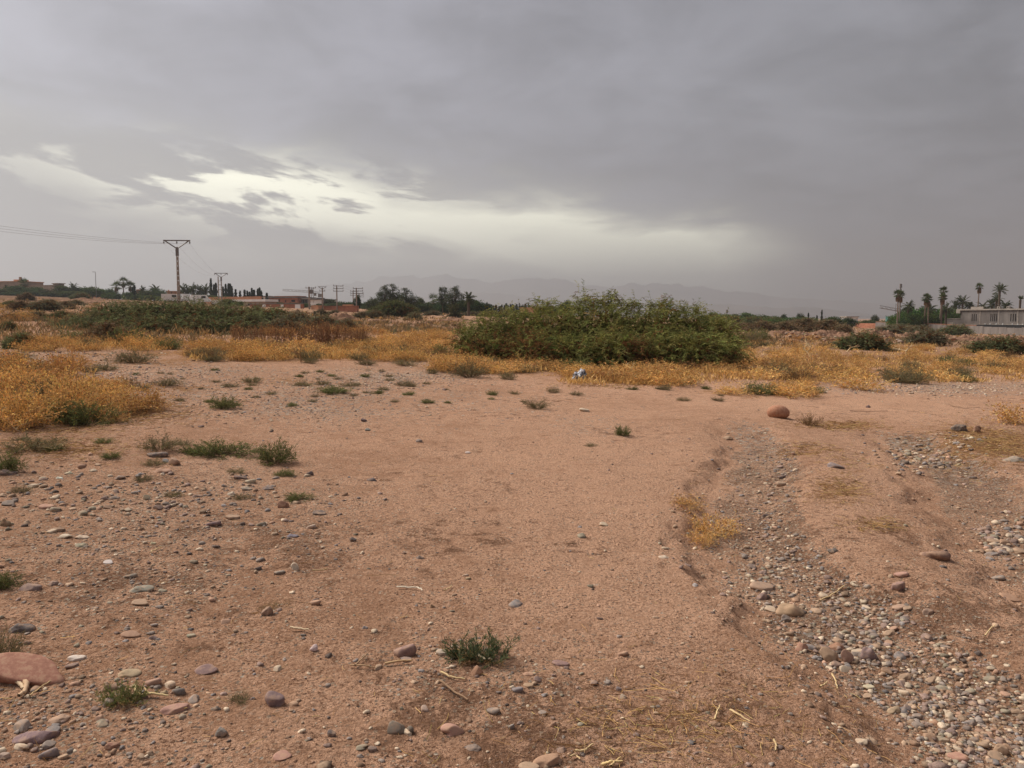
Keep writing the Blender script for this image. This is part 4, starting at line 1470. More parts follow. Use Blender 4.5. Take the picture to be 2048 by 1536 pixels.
ORD = 'first second third fourth fifth sixth seventh eighth ninth tenth eleventh twelfth thirteenth fourteenth fifteenth sixteenth seventeenth eighteenth'.split()


def far_round(L, label, group, color=(1, 1, 1), cat='tree'):
    rank = {j: r_ for r_, j in enumerate(sorted(range(len(L)), key=lambda j: L[j][0]))}
    for i, (px, top, Y, w) in enumerate(L):
        x, y, h, W = bg_spot(px, top, Y, w)
        label_i = label if len(L) == 1 else label + ', ' + ORD[rank[i]] + ' from the left'
        put_tree('broadleaf_tree', rd[i % 4], ('crown', 'trunk'), x, y, (W / 4.2, W / 4.2, max(h, 0.8) / 4.05), label_i, cat, group, color=tuple(c * random.uniform(0.85, 1.15) for c in color))


far_round([(-12, 577, 236, 50), (10, 579, 235, 46), (30, 571, 240, 44), (54, 576, 240, 40), (75, 573, 245, 36), (96, 578, 240, 40), (64, 582, 236, 40), (24, 584, 232, 44), (100, 584, 236, 36)], 'dark green garden tree in the row by the left beige house', 'trees by the left beige house')
far_round([(128, 571, 250, 44), (146, 573, 250, 36), (166, 574, 252, 40), (184, 573, 255, 30), (204, 577, 255, 34), (222, 577, 255, 26), (150, 582, 244, 46), (126, 582, 244, 40), (222, 585, 248, 34), (238, 586, 246, 40)], 'green garden tree in the row around the orange hut', 'trees by the orange hut', (1.15, 1.2, 0.95))
far_round([(262, 584, 242, 34), (290, 581, 240, 36), (308, 576, 242, 30), (322, 580, 240, 28), (338, 589, 232, 30), (364, 588, 228, 30), (400, 588, 224, 40), (424, 590, 220, 36), (452, 592, 216, 36), (476, 594, 214, 40), (330, 592, 226, 40), (300, 590, 232, 40), (270, 590, 236, 36)], 'low green tree in the row behind the tall power pole', 'trees behind the tall pole', (1.1, 1.1, 1.0))
far_round([(454, 597, 150, 36), (475, 602, 150, 26)], 'light green young tree beside the twin pole', 'trees by the twin pole', (1.7, 1.6, 1.2))
far_round([(556, 604, 210, 34), (584, 605, 206, 30), (606, 606, 200, 30), (640, 607, 190, 30), (528, 604, 206, 30)], 'low tree in front of the brick building', 'trees before the brick building', (1.2, 1.2, 1.1))
far_round([(656, 598, 240, 34), (680, 602, 240, 34), (697, 604, 240, 30), (664, 606, 220, 40), (725, 606, 220, 30)], 'dark tree row behind the brick boundary wall', 'trees behind the brick boundary wall')
far_round([(714, 590, 160, 17)], 'dark egg shaped tree at the end of the brick boundary wall', None, (0.55, 0.55, 0.6))
far_round([(738, 603, 178, 34), (746, 595, 170, 32), (836, 604, 170, 40), (852, 606, 168, 40), (872, 604, 166, 36), (888, 604, 164, 40), (916, 604, 160, 44), (930, 600, 158, 40), (950, 599, 158, 40), (964, 604, 160, 36), (976, 610, 164, 30), (815, 604, 172, 40), (765, 600, 172, 40), (790, 602, 172, 40)], 'dark broadleaf tree in the grove under the eucalyptus trees', 'grove behind the dome bush', (0.9, 0.92, 0.95))
far_round([(842, 595, 178, 22)], 'small open crowned tree left of the short fan palm', None, (1.3, 1.15, 1.1))
far_round([(1133, 600, 200, 22), (1122, 605, 205, 14), (1106, 612, 210, 30), (1140, 610, 200, 24)], 'small dark tree behind the large green bush', 'trees behind the large bush', (0.8, 0.95, 0.85))
far_round([(1408, 632, 230, 40), (1426, 624, 228, 34), (1446, 628, 232, 40), (1470, 628, 232, 40), (1496, 625, 230, 40), (1520, 629, 230, 40), (1545, 632, 226, 40), (1440, 634, 200, 60), (1490, 634, 200, 60), (1540, 636, 200, 60), (1585, 634, 215, 50), (1615, 634, 215, 44)], 'green hedge tree in the long row right of the large bush', 'hedge row right of the large bush', (1.3, 1.4, 1.0))
far_round([(1662, 633, 205, 40), (1684, 634, 205, 44), (1700, 638, 205, 36)], 'dark dense tree at the end of the hedge row', 'dark trees at the hedge end', (0.75, 0.85, 0.7))
far_round([(1567, 628, 260, 16), (1602, 626, 260, 17), (1750, 630, 260, 17)], 'small flat topped tree standing above the far hedge', 'flat topped trees on the right', (0.7, 0.75, 0.75))
far_round([(1792, 630, 214, 34), (1806, 622, 216, 34), (1820, 613, 218, 34), (1836, 616, 216, 36), (1852, 614, 216, 36), (1868, 620, 214, 34), (1880, 616, 236, 36), (1898, 616, 238, 34), (1912, 618, 240, 34), (1930, 614, 240, 34), (1826, 626, 206, 40), (1856, 626, 206, 44), (1866, 628, 206, 30), (1806, 634, 206, 36)], 'green tree in the palm grove left of the concrete building', 'palm grove trees', (1.25, 1.5, 0.95))
far_round([(1730, 640, 240, 40), (1745, 641, 240, 36), (1765, 641, 236, 30), (1784, 642, 230, 34)], 'low far tree behind the panel wall end', 'trees behind the panel wall end', (1.2, 1.2, 1.1))

for px, top, Y, w, v, lab in ((768, 570.5, 166, 30, 0, 'left part of the tall eucalyptus group behind the dome bush'), (788, 568, 166, 32, 1, 'tallest eucalyptus behind the dome bush'), (814, 576, 164, 36, 1, 'rounded dark eucalyptus right of the tallest one'),
                               (885, 573, 162, 21, 2, 'slim eucalyptus with a pale gappy crown'), (908, 573, 160, 36, 0, 'broad gappy eucalyptus above the dark palm clump')):
    x, y, h, W = bg_spot(px, top, Y, w)
    put_tree('eucalyptus', eu[v], ('crown', 'trunk'), x, y, (W / 4.6, W / 4.6, h / 9.2), lab, 'tree', 'eucalyptus trees', rz=random.random() * 0.6)

for i, (px, top) in enumerate([(268.5, 571), (265.2, 575), (421.3, 558), (427.5, 570), (431.5, 566.5), (446, 574), (451.2, 569), (456.5, 568), (460, 568), (463.5, 573), (471, 579), (480, 582), (489, 580), (494.5, 582), (499, 584), (503.5, 577), (508, 580), (515.5, 578), (519, 576), (522.5, 582), (533.5, 586)]):
    x, y, h, W = bg_spot(px, top, 236 + (i % 3) * 6, 5.6)
    lab = 'tallest slim cypress right of the palm row' if i == 2 else ('slim dark cypress beside the three fan palms' if i < 2 else ('lone last cypress before the brick building' if i == 20 else 'slim dark cypress around the twin pole, ' + ORD[i - 3] + ' from the left'))
    put_tree('cypress', cyp[i % 4], ('crown', 'trunk'), x, y, (W / 1.5, W / 1.5, h / 10.2), lab, 'cypress', 'cypresses on the left')
for i in range(26):
    px = 968 + i * 3.7 + random.uniform(-1.5, 1.5)
    x, y, h, W = bg_spot(px, random.uniform(607, 613.5), 300 + (i % 4) * 8, random.uniform(3.5, 6))
    put_tree('cypress', cyp[i % 4], ('crown', 'trunk'), x, y, (W / 1.5, W / 1.5, h / 10.2), 'far slim cypress in the long line left of the large bush', 'cypress', 'far cypress line')
for px, top, lab in ((1617, 626, 'short thin cypress above the far hedge'), (1634, 631, 'shortest thin cypress above the far hedge'), (1644, 620.5, 'tall thin cypress standing alone above the far hedge')):
    x, y, h, W = bg_spot(px, top, 250, 4)
    put_tree('cypress', cyp[1], ('crown', 'trunk'), x, y, (W / 1.5, W / 1.5, h / 10.2), lab, 'cypress', 'far cypresses on the right')

fp = {}
for i, (px, top, Y, lean, lab) in enumerate([(1797.3, 581, 205, -0.01, 'left one of the tall twin fan palms beside the crane jib'), (1801.3, 583, 207, 0.0, 'right one of the tall twin fan palms beside the crane jib'),
        (1851, 589, 205, 0.03, 'left one of the two short fan palms in the grove middle'), (1858.5, 592, 204, -0.02, 'right one of the two short fan palms in the grove middle'),
        (1882.5, 575, 206, 0.06, 'tall leaning fan palm beside a shorter one'), (1885, 587, 203, 0.01, 'shorter fan palm next to the tall leaning one'), (1957.5, 567.5, 212, 0.02, 'tallest single fan palm above the concrete building'),
        (232, 564, 246, 0, 'left palm of the three left of the lamp hut'), (246, 556, 246, 0, 'tallest middle palm of the three on the left'), (260, 564, 246, 0, 'right palm of the three on the left'), (866, 591, 172, 0, 'short fan palm between the eucalyptus groups'), (47, 558.5, 256, 0, 'palm rising over the left beige house')]):
    Y += 26 if px > 1905 else 0
    x, y, zt_ = at(px, top, Y)
    h = zt_ - H1(x, y)
    thick = i >= 7
    ms = fan_palm(500 + i, h - (0.9 if not thick else 1.3), 1.25 if not thick else 1.9, 1.3 if not thick else 1.0, lean)
    put_tree('fan_palm', ms, ('crown', 'trunk', 'dead_leaf_skirt'), x, y, (1, 1, 1), lab, 'palm', 'fan palms', rz=0)
for i, (px, top, Y, fr, lab) in enumerate([(2000, 572, 206, 2.4, 'date palm with a wide star shaped crown above the concrete building'), (1994, 590, 212, 2.6, 'date palm just below the star crowned palm'), (1926, 595, 214, 2.8, 'bushy date palm at the left end of the concrete building'),
        (1912, 604, 216, 2.4, 'date palm left of the bushy one by the building'), (1942, 604, 214, 2.2, 'low date palm between the bushy one and the tall fan palm'), (1966, 605, 214, 2.4, 'low dark date palm right of the tall fan palm foot'), (1984, 602, 214, 2.6, 'low date palm left under the star crowned palm'),
        (2014, 604, 214, 2.6, 'low date palm right under the star crowned palm'), (2041, 594, 206, 1.5, 'trimmed date palm at the right edge'), (1817, 605, 210, 2.2, 'feathery palm in front of the twin fan palms'), (1860, 611, 212, 2.6, 'wide feathery palm below the two short fan palms'), (1893, 609, 208, 2.2, 'feathery palm at the foot of the leaning fan palm'),
        (366, 572, 226, 2.2, 'feathery palm right behind the tall pole'), (376, 573.5, 228, 2.0, 'second feathery palm right of the tall pole'), (386, 571, 226, 2.2, 'third feathery palm right of the tall pole'), (398, 574, 226, 2.2, 'fourth feathery palm right of the tall pole'), (411, 573, 226, 2.2, 'last feathery palm before the tallest cypress'),
        (146, 569, 249, 2.2, 'feathery palm among the trees left of the orange hut'), (285, 575, 244, 1.8, 'small feathery palm by the pink villa'), (312, 573, 244, 2.4, 'broad feathery palm left of the tall pole'), (937, 589, 152, 1.75, 'date palm above the dark trees right of the eucalyptus')]):
    Y += 26 if px > 1905 else 0
    x, y, zt_ = at(px, top, Y)
    h = max(zt_ - H1(x, y) - fr * 0.55, 0.8)
    ms = feather_palm(540 + i, h, fr, 40 if i != 8 else 16, droop=0.10 if i in (0, 2, 8) else 0.17, lo=110 if i != 8 else 60)
    put_tree('feather_palm', ms, ('crown', 'trunk'), x, y, (1, 1, 1), lab, 'palm', 'feathery palms')
x, y, h, W = bg_spot(908, 609, 122, 38)
ms = feather_palm(590, 0.3, 2.1, 60, (0.085, 0.085, 0.045), 0.10, 0.4, 85)
put_tree('palm_clump', ms, ('crown', 'trunk'), x, y, (W / 3.9, W / 3.9, h / 2.0), 'dark spiky palm clump standing alone on bare earth', 'palm')

# dome bush and other middle-distance bushes
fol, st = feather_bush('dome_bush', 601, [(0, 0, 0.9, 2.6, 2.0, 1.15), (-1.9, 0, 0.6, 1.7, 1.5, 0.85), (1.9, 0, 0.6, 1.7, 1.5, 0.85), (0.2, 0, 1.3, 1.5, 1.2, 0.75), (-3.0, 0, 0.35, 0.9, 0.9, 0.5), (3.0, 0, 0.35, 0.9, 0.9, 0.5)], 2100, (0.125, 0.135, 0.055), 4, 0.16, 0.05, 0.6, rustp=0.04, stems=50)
x, y, _ = at(787, 633, 108)
put_tree('dome_bush', (fol, st), ('foliage', 'stems'), x, y, (1, 1, 1), 'large green dome shaped bush in front of the eucalyptus trees', 'bush', rz=0)
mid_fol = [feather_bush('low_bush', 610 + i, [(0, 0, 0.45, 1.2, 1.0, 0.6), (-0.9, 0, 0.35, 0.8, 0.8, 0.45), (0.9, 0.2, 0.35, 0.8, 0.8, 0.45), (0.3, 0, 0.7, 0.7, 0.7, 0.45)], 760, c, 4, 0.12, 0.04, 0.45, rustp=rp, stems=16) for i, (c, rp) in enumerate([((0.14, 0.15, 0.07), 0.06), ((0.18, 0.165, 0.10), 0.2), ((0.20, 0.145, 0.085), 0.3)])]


MB = {}


def mid_bush(px, base, w, top, v, label, group=None, color=(1, 1, 1)):
    """feathery bush standing on the ground at photo row base"""
    x, y, z = gp(px, base)
    k = kpx(y)
    W, h = w * k, (base - top) * k
    e_ = put_tree('low_bush', mid_fol[v], ('foliage', 'stems'), x, y, (W / 3.4, W / 3.4, h / 1.15), label, 'bush', group, rz=random.uniform(-0.5, 0.5), color=color)
    if group:
        MB.setdefault(group, []).append((px, e_))


mid_bush(1725, 700, 108, 668, 0, 'green feathery bush behind the golden belt on the right')
mid_bush(1852, 690, 90, 663, 1, 'grey green bush just right of the green feathery bush')
mid_bush(1998, 708, 124, 676, 0, 'wide green bush at the right edge behind the golden belt')
mid_bush(1910, 670, 92, 650, 0, 'flat green bush in front of the concrete panel wall')
mid_bush(1790, 668, 110, 650, 1, 'olive bush before the left part of the panel wall')
mid_bush(1840, 672, 60, 654, 1, 'small olive bush left of the flat green bush')
for px, b, w, t in ((1520, 664, 70, 645), (1562, 665, 70, 646), (1606, 664, 80, 640), (1648, 666, 90, 642), (1682, 668, 60, 650), (1585, 660, 60, 642), (1480, 662, 60, 646)):
    mid_bush(px, b, w, t, 2, 'grey brown dry bush in the row below the far hedge', 'grey brown bushes below the hedge')
for px, b, w, t, v in ((1420, 655, 70, 636, 0), (1455, 652, 70, 633, 0), (1500, 650, 70, 634, 0), (1540, 650, 60, 636, 0)):
    mid_bush(px, b, w, t, v, 'green bush just right behind the large bush', 'green bushes behind the large bush', (1.1, 1.15, 1.0))
mid_bush(748, 638, 44, 622, 1, 'olive round bush left in front of the dome bush')
mid_bush(722, 637, 36, 624, 1, 'small olive bush beside the larger earth mound')
mid_bush(828, 640, 34, 625, 1, 'pale olive round bush right in front of the dome bush', None, (1.25, 1.3, 1.25))
for px, b, w, t, v in ((865, 632, 40, 622, 1), (945, 632, 50, 624, 1), (1000, 634, 60, 624, 0), (1050, 636, 60, 624, 0), (640, 634, 36, 621, 1), (668, 630, 30, 620, 1), (975, 634, 40, 625, 0)):
    mid_bush(px, b, w, t, v, 'low far bush on the bare earth before the grove', 'low bushes before the grove')
for px, b, w, t, v in ((545, 652, 110, 620, 0), (590, 655, 90, 626, 1), (510, 650, 70, 618, 0), (640, 660, 90, 634, 1), (560, 664, 90, 640, 1), (690, 664, 60, 640, 1)):
    mid_bush(px, b, w, t, v, 'grey green feathery bush right of the left bush', 'grey green bushes right of the left bush', (1.1, 1.1, 1.1))
mid_bush(52, 602, 34, 587, 2, 'dark brown bush on the far left field bank')
mid_bush(160, 600, 46, 588, 0, 'dark bush below the orange hut')
for px, b, w, t, v in ((40, 622, 50, 606, 2), (88, 624, 70, 606, 1), (130, 618, 40, 604, 2), (20, 616, 40, 603, 0), (100, 612, 40, 600, 2), (150, 612, 40, 602, 1), (70, 640, 60, 622, 1), (20, 640, 50, 626, 2), (120, 644, 60, 624, 0), (16, 660, 46, 642, 0), (40, 700, 80, 670, 0)):
    mid_bush(px, b, w, t, v, 'scattered olive bush on the far left field', 'bushes on the far left field')
mid_bush(215, 690, 110, 648, 2, 'grey brown bush in front of the left green bush', None, (1.15, 1.15, 1.1))

for g_, L_ in MB.items():
    for r_, (px, e_) in enumerate(sorted(L_, key=lambda t: t[0])):
        e_['label'] += ', ' + ORD[r_] + ' from the left'

# the large green bush in the middle and the one on the left
k_ = kpx(24.6)
xb, yb, zb = at(1195, 728, 24.6)
zb = H1(xb, yb)
lob = []
for px, top, hw, dy in ((938, 655, 30, 0), (975, 634, 42, 0.3), (1020, 625, 45, 0.7), (1065, 624, 45, 0.2), (1110, 624, 50, -0.3), (1160, 612, 52, 0.6), (1210, 612, 50, 0.0), (1255, 622, 50, 0.8), (1300, 620, 50, -0.2), (1345, 620, 50, 0.5), (1395, 630, 48, 0.2), (1435, 640, 38, 0.0), (1462, 660, 22, 0.2),
                        (980, 675, 44, -1.1), (1060, 670, 55, -1.4), (1140, 672, 55, -1.5), (1215, 665, 60, -1.7), (1290, 672, 60, -1.5), (1370, 668, 60, -1.4), (1430, 680, 36, -1.0)):
    ht = EYE + (HY - top) * k_ - zb
    lob.append(((px - 1195) * k_, dy, ht * 0.5, hw * k_ * 1.1, 0.95, ht * 0.53))
spr = [((px - 1195) * k_, 0.3, EYE + (HY - b) * k_ - zb, (b - t) * k_) for px, t, b in ((1162, 583, 618), (1172, 592, 618), (1228, 586, 620), (1220, 594, 620), (1190, 600, 622), (1075, 600, 628), (1090, 602, 628), (1098, 606, 626), (1260, 604, 624), (1275, 608, 624), (1310, 606, 624), (1338, 604, 622), (1325, 610, 622), (1400, 614, 634), (1370, 612, 628), (1245, 600, 620), (1205, 598, 616))]
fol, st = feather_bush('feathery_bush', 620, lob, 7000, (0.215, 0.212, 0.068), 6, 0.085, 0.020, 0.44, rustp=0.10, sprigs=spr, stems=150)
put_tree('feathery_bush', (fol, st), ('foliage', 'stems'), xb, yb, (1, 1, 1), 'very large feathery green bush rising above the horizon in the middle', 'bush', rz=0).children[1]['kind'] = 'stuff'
k_ = kpx(36)
xb, yb, zb = at(315, 660, 36)
zb = H1(xb, yb)
lob = []
for px, top, hw, dy in ((145, 642, 30, 0), (185, 626, 40, 0.5), (225, 614, 42, 0), (265, 609, 42, 0.4), (305, 606, 42, 0), (345, 607, 42, 0.6), (385, 607, 42, 0), (425, 610, 42, 0.5), (462, 616, 38, 0), (492, 626, 28, 0.3), (190, 645, 45, -1.2), (260, 640, 55, -1.6), (340, 640, 55, -1.7), (420, 640, 55, -1.4), (480, 645, 36, -1.0)):
    ht = max(EYE + (HY - top) * k_ - zb, 0.5)
    lob.append(((px - 315) * k_, dy, ht * 0.5, hw * k_ * 1.1, 1.1, ht * 0.53))
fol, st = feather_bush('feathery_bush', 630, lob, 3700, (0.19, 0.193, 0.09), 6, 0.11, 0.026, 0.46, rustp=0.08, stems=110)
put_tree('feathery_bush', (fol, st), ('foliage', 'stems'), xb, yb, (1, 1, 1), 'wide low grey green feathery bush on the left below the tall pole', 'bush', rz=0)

# =====================================================================
# earth mounds and rubble
# =====================================================================
def mound(px, base, w, top, label, depth=0.7, seed=1, name='earth_mound', mat='earth', rough=0.12, group=None):
    x, y, z = gp(px, base)
    k = kpx(y)
    W, h = w * k / 2, (base - top) * k
    nr_, nc_ = 22, 56
    rr, th = np.meshgrid(np.linspace(0, 1.05, nr_), np.arange(nc_) * 2 * math.pi / nc_, indexing='ij')
    X_, Y_ = rr * np.cos(th), rr * np.sin(th)
    n_ = fbm(X_ * 2.2 + seed, Y_ * 2.2, seed, 4)
    Z_ = h * np.clip(1 - rr, 0, 1) ** 0.95 * (1 + 0.3 * n_) + h * rough * fbm(X_ * 9, Y_ * 9, seed + 3, 3) * (rr < 1) - 0.05 * rr
    wx, wy = x + X_ * W, y + Y_ * W * depth
    Z_ = Z_ + height(wx.ravel(), wy.ravel()).reshape(wx.shape) - z
    V = np.stack([X_ * W, Y_ * W * depth, Z_], -1).reshape(-1, 3)
    i = np.arange(nr_ - 1)[:, None] * nc_ + np.arange(nc_)[None]
    j = np.arange(nr_ - 1)[:, None] * nc_ + (np.arange(nc_)[None] + 1) % nc_
    q = np.stack([i, i + nc_, j + nc_, j], -1).reshape(-1, 4)
    o = obj(name, mkmesh(name, [(V, q)], [M[mat]], True), None, (x, y, z))
    tag(o, label, 'mound', group)


mound(597, 631, 54, 616, 'left one of the two brown earth mounds by the utility poles', seed=3)
mound(686, 643, 84, 620, 'larger conical brown earth mound right of the utility poles', seed=5)
mound(470, 617, 30, 610, 'small earth mound at the end of the left bush', seed=6)
mound(780, 646, 220, 639, 'long low earth bank in front of the dome bush', 0.35, 7)
mound(905, 642, 130, 634, 'low earth bank below the dark palm clump', 0.4, 9)
mound(170, 606, 120, 597, 'low earth bank at the far left below the hut', 0.4, 11)
for i, (px, b, w, t) in enumerate(((1660, 676, 120, 664), (1750, 677, 120, 660), (1840, 680, 120, 664), (1930, 686, 150, 668), (2030, 688, 150, 671), (1570, 672, 120, 662))):
    mound(px, b, w, t, ['rubble bank segment nearest the grey brown bushes', 'reddish rubble bank left of the grey green bush', 'reddish rubble bank behind the grey green bush', 'reddish rubble bank below the flat green bush', 'reddish rubble bank at the right edge', 'leftmost low rubble bank behind the golden belt'][i], 0.5, 20 + i, 'rubble_bank', 'earth', 0.35, 'rubble banks on the right')

# =====================================================================
# dry golden bushes and small green plants
# =====================================================================
def scatter(n, x0, x1, y0, y1, seed, minsep=10):
    g = np.random.default_rng(seed)
    out = []
    tries = 0
    while len(out) < n and tries < n * 60:
        tries += 1
        p = (g.uniform(x0, x1), g.uniform(y0, y1))
        s = minsep * (p[1] - 560) / 180
        if all(abs(p[0] - q[0]) > s or abs(p[1] - q[1]) > s * 0.28 for q in out):
            out.append(p)
    return out


LANDMARK = [(20, 'at the left edge'), (120, 'left of the left bush'), (220, 'below the orange hut'), (300, 'left of the tall pole'), (356, 'below the tall pole'), (440, 'below the twin pole'), (520, 'below the long shed'), (580, 'below the left earth mound'), (620, 'below the transformer pole'), (690, 'below the larger earth mound'), (785, 'below the dome bush'), (850, 'left of the dark palm clump'), (908, 'below the dark palm clump'),
            (960, 'at the large bush'), (1060, 'below the orange house'), (1130, 'below the antler branch'), (1160, 'by the plastic bag'), (1230, 'below the tall sprigs'), (1330, 'below the large bush'), (1420, 'by the large bush end'), (1500, 'beside the large bush'), (1560, 'below the low dark hill'), (1650, 'below the lone cypress'), (1725, 'below the green feathery bush'), (1800, 'below the twin fan palms'),
            (1852, 'below the grey green bush'), (1910, 'below the flat green bush'), (1960, 'below the tallest fan palm'), (2000, 'below the star crowned palm'), (2060, 'at the right edge')]


def place_words(px, py, y0, y1, w, wm):
    f = (py - y0) / max(y1 - y0, 1)
    row = 'back' if f < 0.34 else ('middle' if f < 0.67 else 'front')
    sz = 'broad' if w > wm[0] + 0.66 * (wm[1] - wm[0]) else ('small' if w < wm[0] + 0.33 * (wm[1] - wm[0]) else 'middling')
    return sz, row, min(LANDMARK, key=lambda t: abs(t[0] - px))[1]


def belt(n, x0, x1, y0, y1, seed, label, group, wm=(0.75, 1.35), hm=(0.36, 0.60), mix=0.0, col=(1, 1, 1), edge=None, sep=10):
    for i, (px, py) in enumerate(scatter(n, x0, x1, y0, y1, seed, sep)):
        if edge and not edge(px, py):
            continue
        x, y = ground(px, py)
        k = kpx(float(y))
        wmet = random.uniform(*wm)
        w, h = wmet / k, random.uniform(*hm) / k
        sz, row, mark = place_words(px, py, y0, y1, wmet, wm)
        at_ = '%s of %s, %s' % (row, group, mark)
        r_ = random.random()
        vv = random.uniform(0.82, 1.12)
        v = tuple(c * vv for c in col)
        if r_ < mix * 0.5:
            put_shrub(random.choice(olive_m), 'olive_shrub', px, py, w * 0.8, h * 0.9, '%s olive shrub, %s' % (sz, at_), 'shrub', 'olive shrubs in ' + group)
        elif r_ < mix:
            put_shrub(random.choice(brown_m), 'brown_bush', px, py, w * 0.8, h * 0.9, '%s brown bush, %s' % (sz, at_), 'bush', 'brown bushes in ' + group)
        else:
            put_shrub(random.choice(gold_m), 'dry_bush', px, py, w, h, '%s golden bush, %s' % (sz, at_), 'bush', 'golden bushes in ' + group, v)


belt(100, 1470, 2130, 696, 764, 1, 'the wide golden belt at the right', 'the right belt', mix=0.22, edge=lambda x, y: y < 770 - max(0, (x - 1850)) * 0.12 - (10 if 1640 < x < 1760 else 0))
belt(34, 880, 1130, 722, 744, 2, 'the golden strip under the left half of the large bush', 'the strip under the bush', hm=(0.3, 0.45), mix=0.1)
belt(40, 1130, 1480, 736, 772, 3, 'the golden strip under the right half of the large bush', 'the strip under the bush', hm=(0.3, 0.48), mix=0.06, edge=lambda x, y: y < 752 + (x - 1130) * 0.09 and not (1375 < x < 1470 and y > 755))
belt(72, 380, 860, 690, 724, 4, 'the golden belt below the left bush', 'the left belt', mix=0.24, edge=lambda x, y: y < 730 - abs(x - 620) * 0.03, hm=(0.3, 0.5))
belt(24, 765, 915, 668, 698, 5, 'the golden patch left behind the large bush', 'the patch behind', wm=(0.7, 1.2), hm=(0.35, 0.55))
belt(20, 60, 330, 686, 707, 6, 'the golden clumps in front of the left bush', 'the far left clumps', mix=0.2, wm=(0.6, 1.1))
belt(24, -60, 200, 786, 855, 7, 'the large golden thicket at the left edge', 'the left edge thicket', wm=(0.6, 0.95), hm=(0.42, 0.66), mix=0.12, edge=lambda x, y: y < 860 - x * 0.12, sep=14)
belt(14, -60, 160, 730, 790, 8, 'the rust golden bushes behind the left edge thicket', 'the rusty thicket', wm=(0.7, 1.1), hm=(0.4, 0.6), mix=0.45, col=(0.92, 0.86, 0.84))
belt(10, 170, 300, 770, 818, 12, 'the loose dry stems right of the left edge thicket', 'the loose dry stems', wm=(0.5, 0.9), hm=(0.25, 0.42), mix=0.2)
belt(22, -30, 210, 606, 652, 9, 'the small golden patches on the far left field', 'the far left field', wm=(1.0, 1.8), hm=(0.4, 0.7), mix=0.25)
belt(18, 880, 1060, 700, 722, 16, 'the golden fringe left of the large bush', 'the left fringe', mix=0.3)
belt(26, 500, 760, 640, 676, 10, 'the golden bushes between the left bush and the mounds', 'the bushes before the mounds', wm=(0.8, 1.5), hm=(0.4, 0.6), mix=0.35, col=(0.9, 0.84, 0.82))
belt(22, 1490, 1700, 670, 694, 11, 'the russet bushes behind the right golden belt', 'the russet bushes', wm=(0.8, 1.4), hm=(0.35, 0.55), mix=0.3, col=(0.82, 0.72, 0.68))
belt(16, 1760, 2100, 690, 704, 13, 'the russet bushes below the rubble bank', 'the bushes below the rubble', wm=(0.8, 1.3), hm=(0.3, 0.5), mix=0.4, col=(0.85, 0.76, 0.72))
belt(16, 740, 920, 646, 664, 14, 'the low bushes below the earth bank', 'the low bank bushes', wm=(0.9, 1.6), hm=(0.25, 0.42), mix=0.8, col=(0.85, 0.75, 0.7))
belt(12, 1560, 1700, 768, 790, 15, 'the golden clumps by the far pebble strip', 'the pebble strip clumps', wm=(0.4, 0.7), hm=(0.2, 0.34), edge=lambda x, y: not (1625 < x < 1760 and y > 765))
for px, py, w, h, lab in ((1470, 786, 90, 26, 'golden dry bush behind the green shrub on the right track edge'), (1580, 790, 110, 44, 'bright straw coloured bush beside the green shrub right of the track'), (1720, 775, 110, 40, 'golden bush bulging out onto the far pebble strip'),
                          (2048, 850, 110, 62, 'golden bush cut by the right edge beside the dark stone'), (2100, 838, 90, 60, 'golden bush just beyond the right edge'), (1425, 1050, 95, 62, 'golden bush hanging over the gully bank'), (1375, 1012, 80, 34, 'thin straw part of the bush at the gully bank top'), (1405, 1066, 70, 46, 'lowest golden tuft spilling into the gully'),
                          (30, 856, 130, 92, 'nearest golden bush of the left edge thicket'), (900, 735, 60, 36, 'golden bush at the left foot of the large bush'), (215, 835, 90, 40, 'golden tangle at the right end of the left edge thicket')):
    put_shrub(random.choice(gold_m), 'dry_bush', px, py, w, h, lab, 'bush', None)
for px, py, w, h in ((560, 690, 50, 40), (595, 690, 50, 44), (630, 690, 56, 48), (665, 692, 56, 46), (700, 694, 50, 44), (480, 684, 40, 34), (520, 686, 44, 36), (720, 690, 40, 38), (645, 680, 44, 36)):
    put_shrub(random.choice(stalk_m), 'dry_stalks', px, py, w, h, 'reddish brown upright dry stalks behind the left golden belt, ' + ORD[sorted([560, 595, 630, 665, 700, 480, 520, 720, 645]).index(px)] + ' from the left', 'dry stalks', 'reddish stalks behind the left belt')

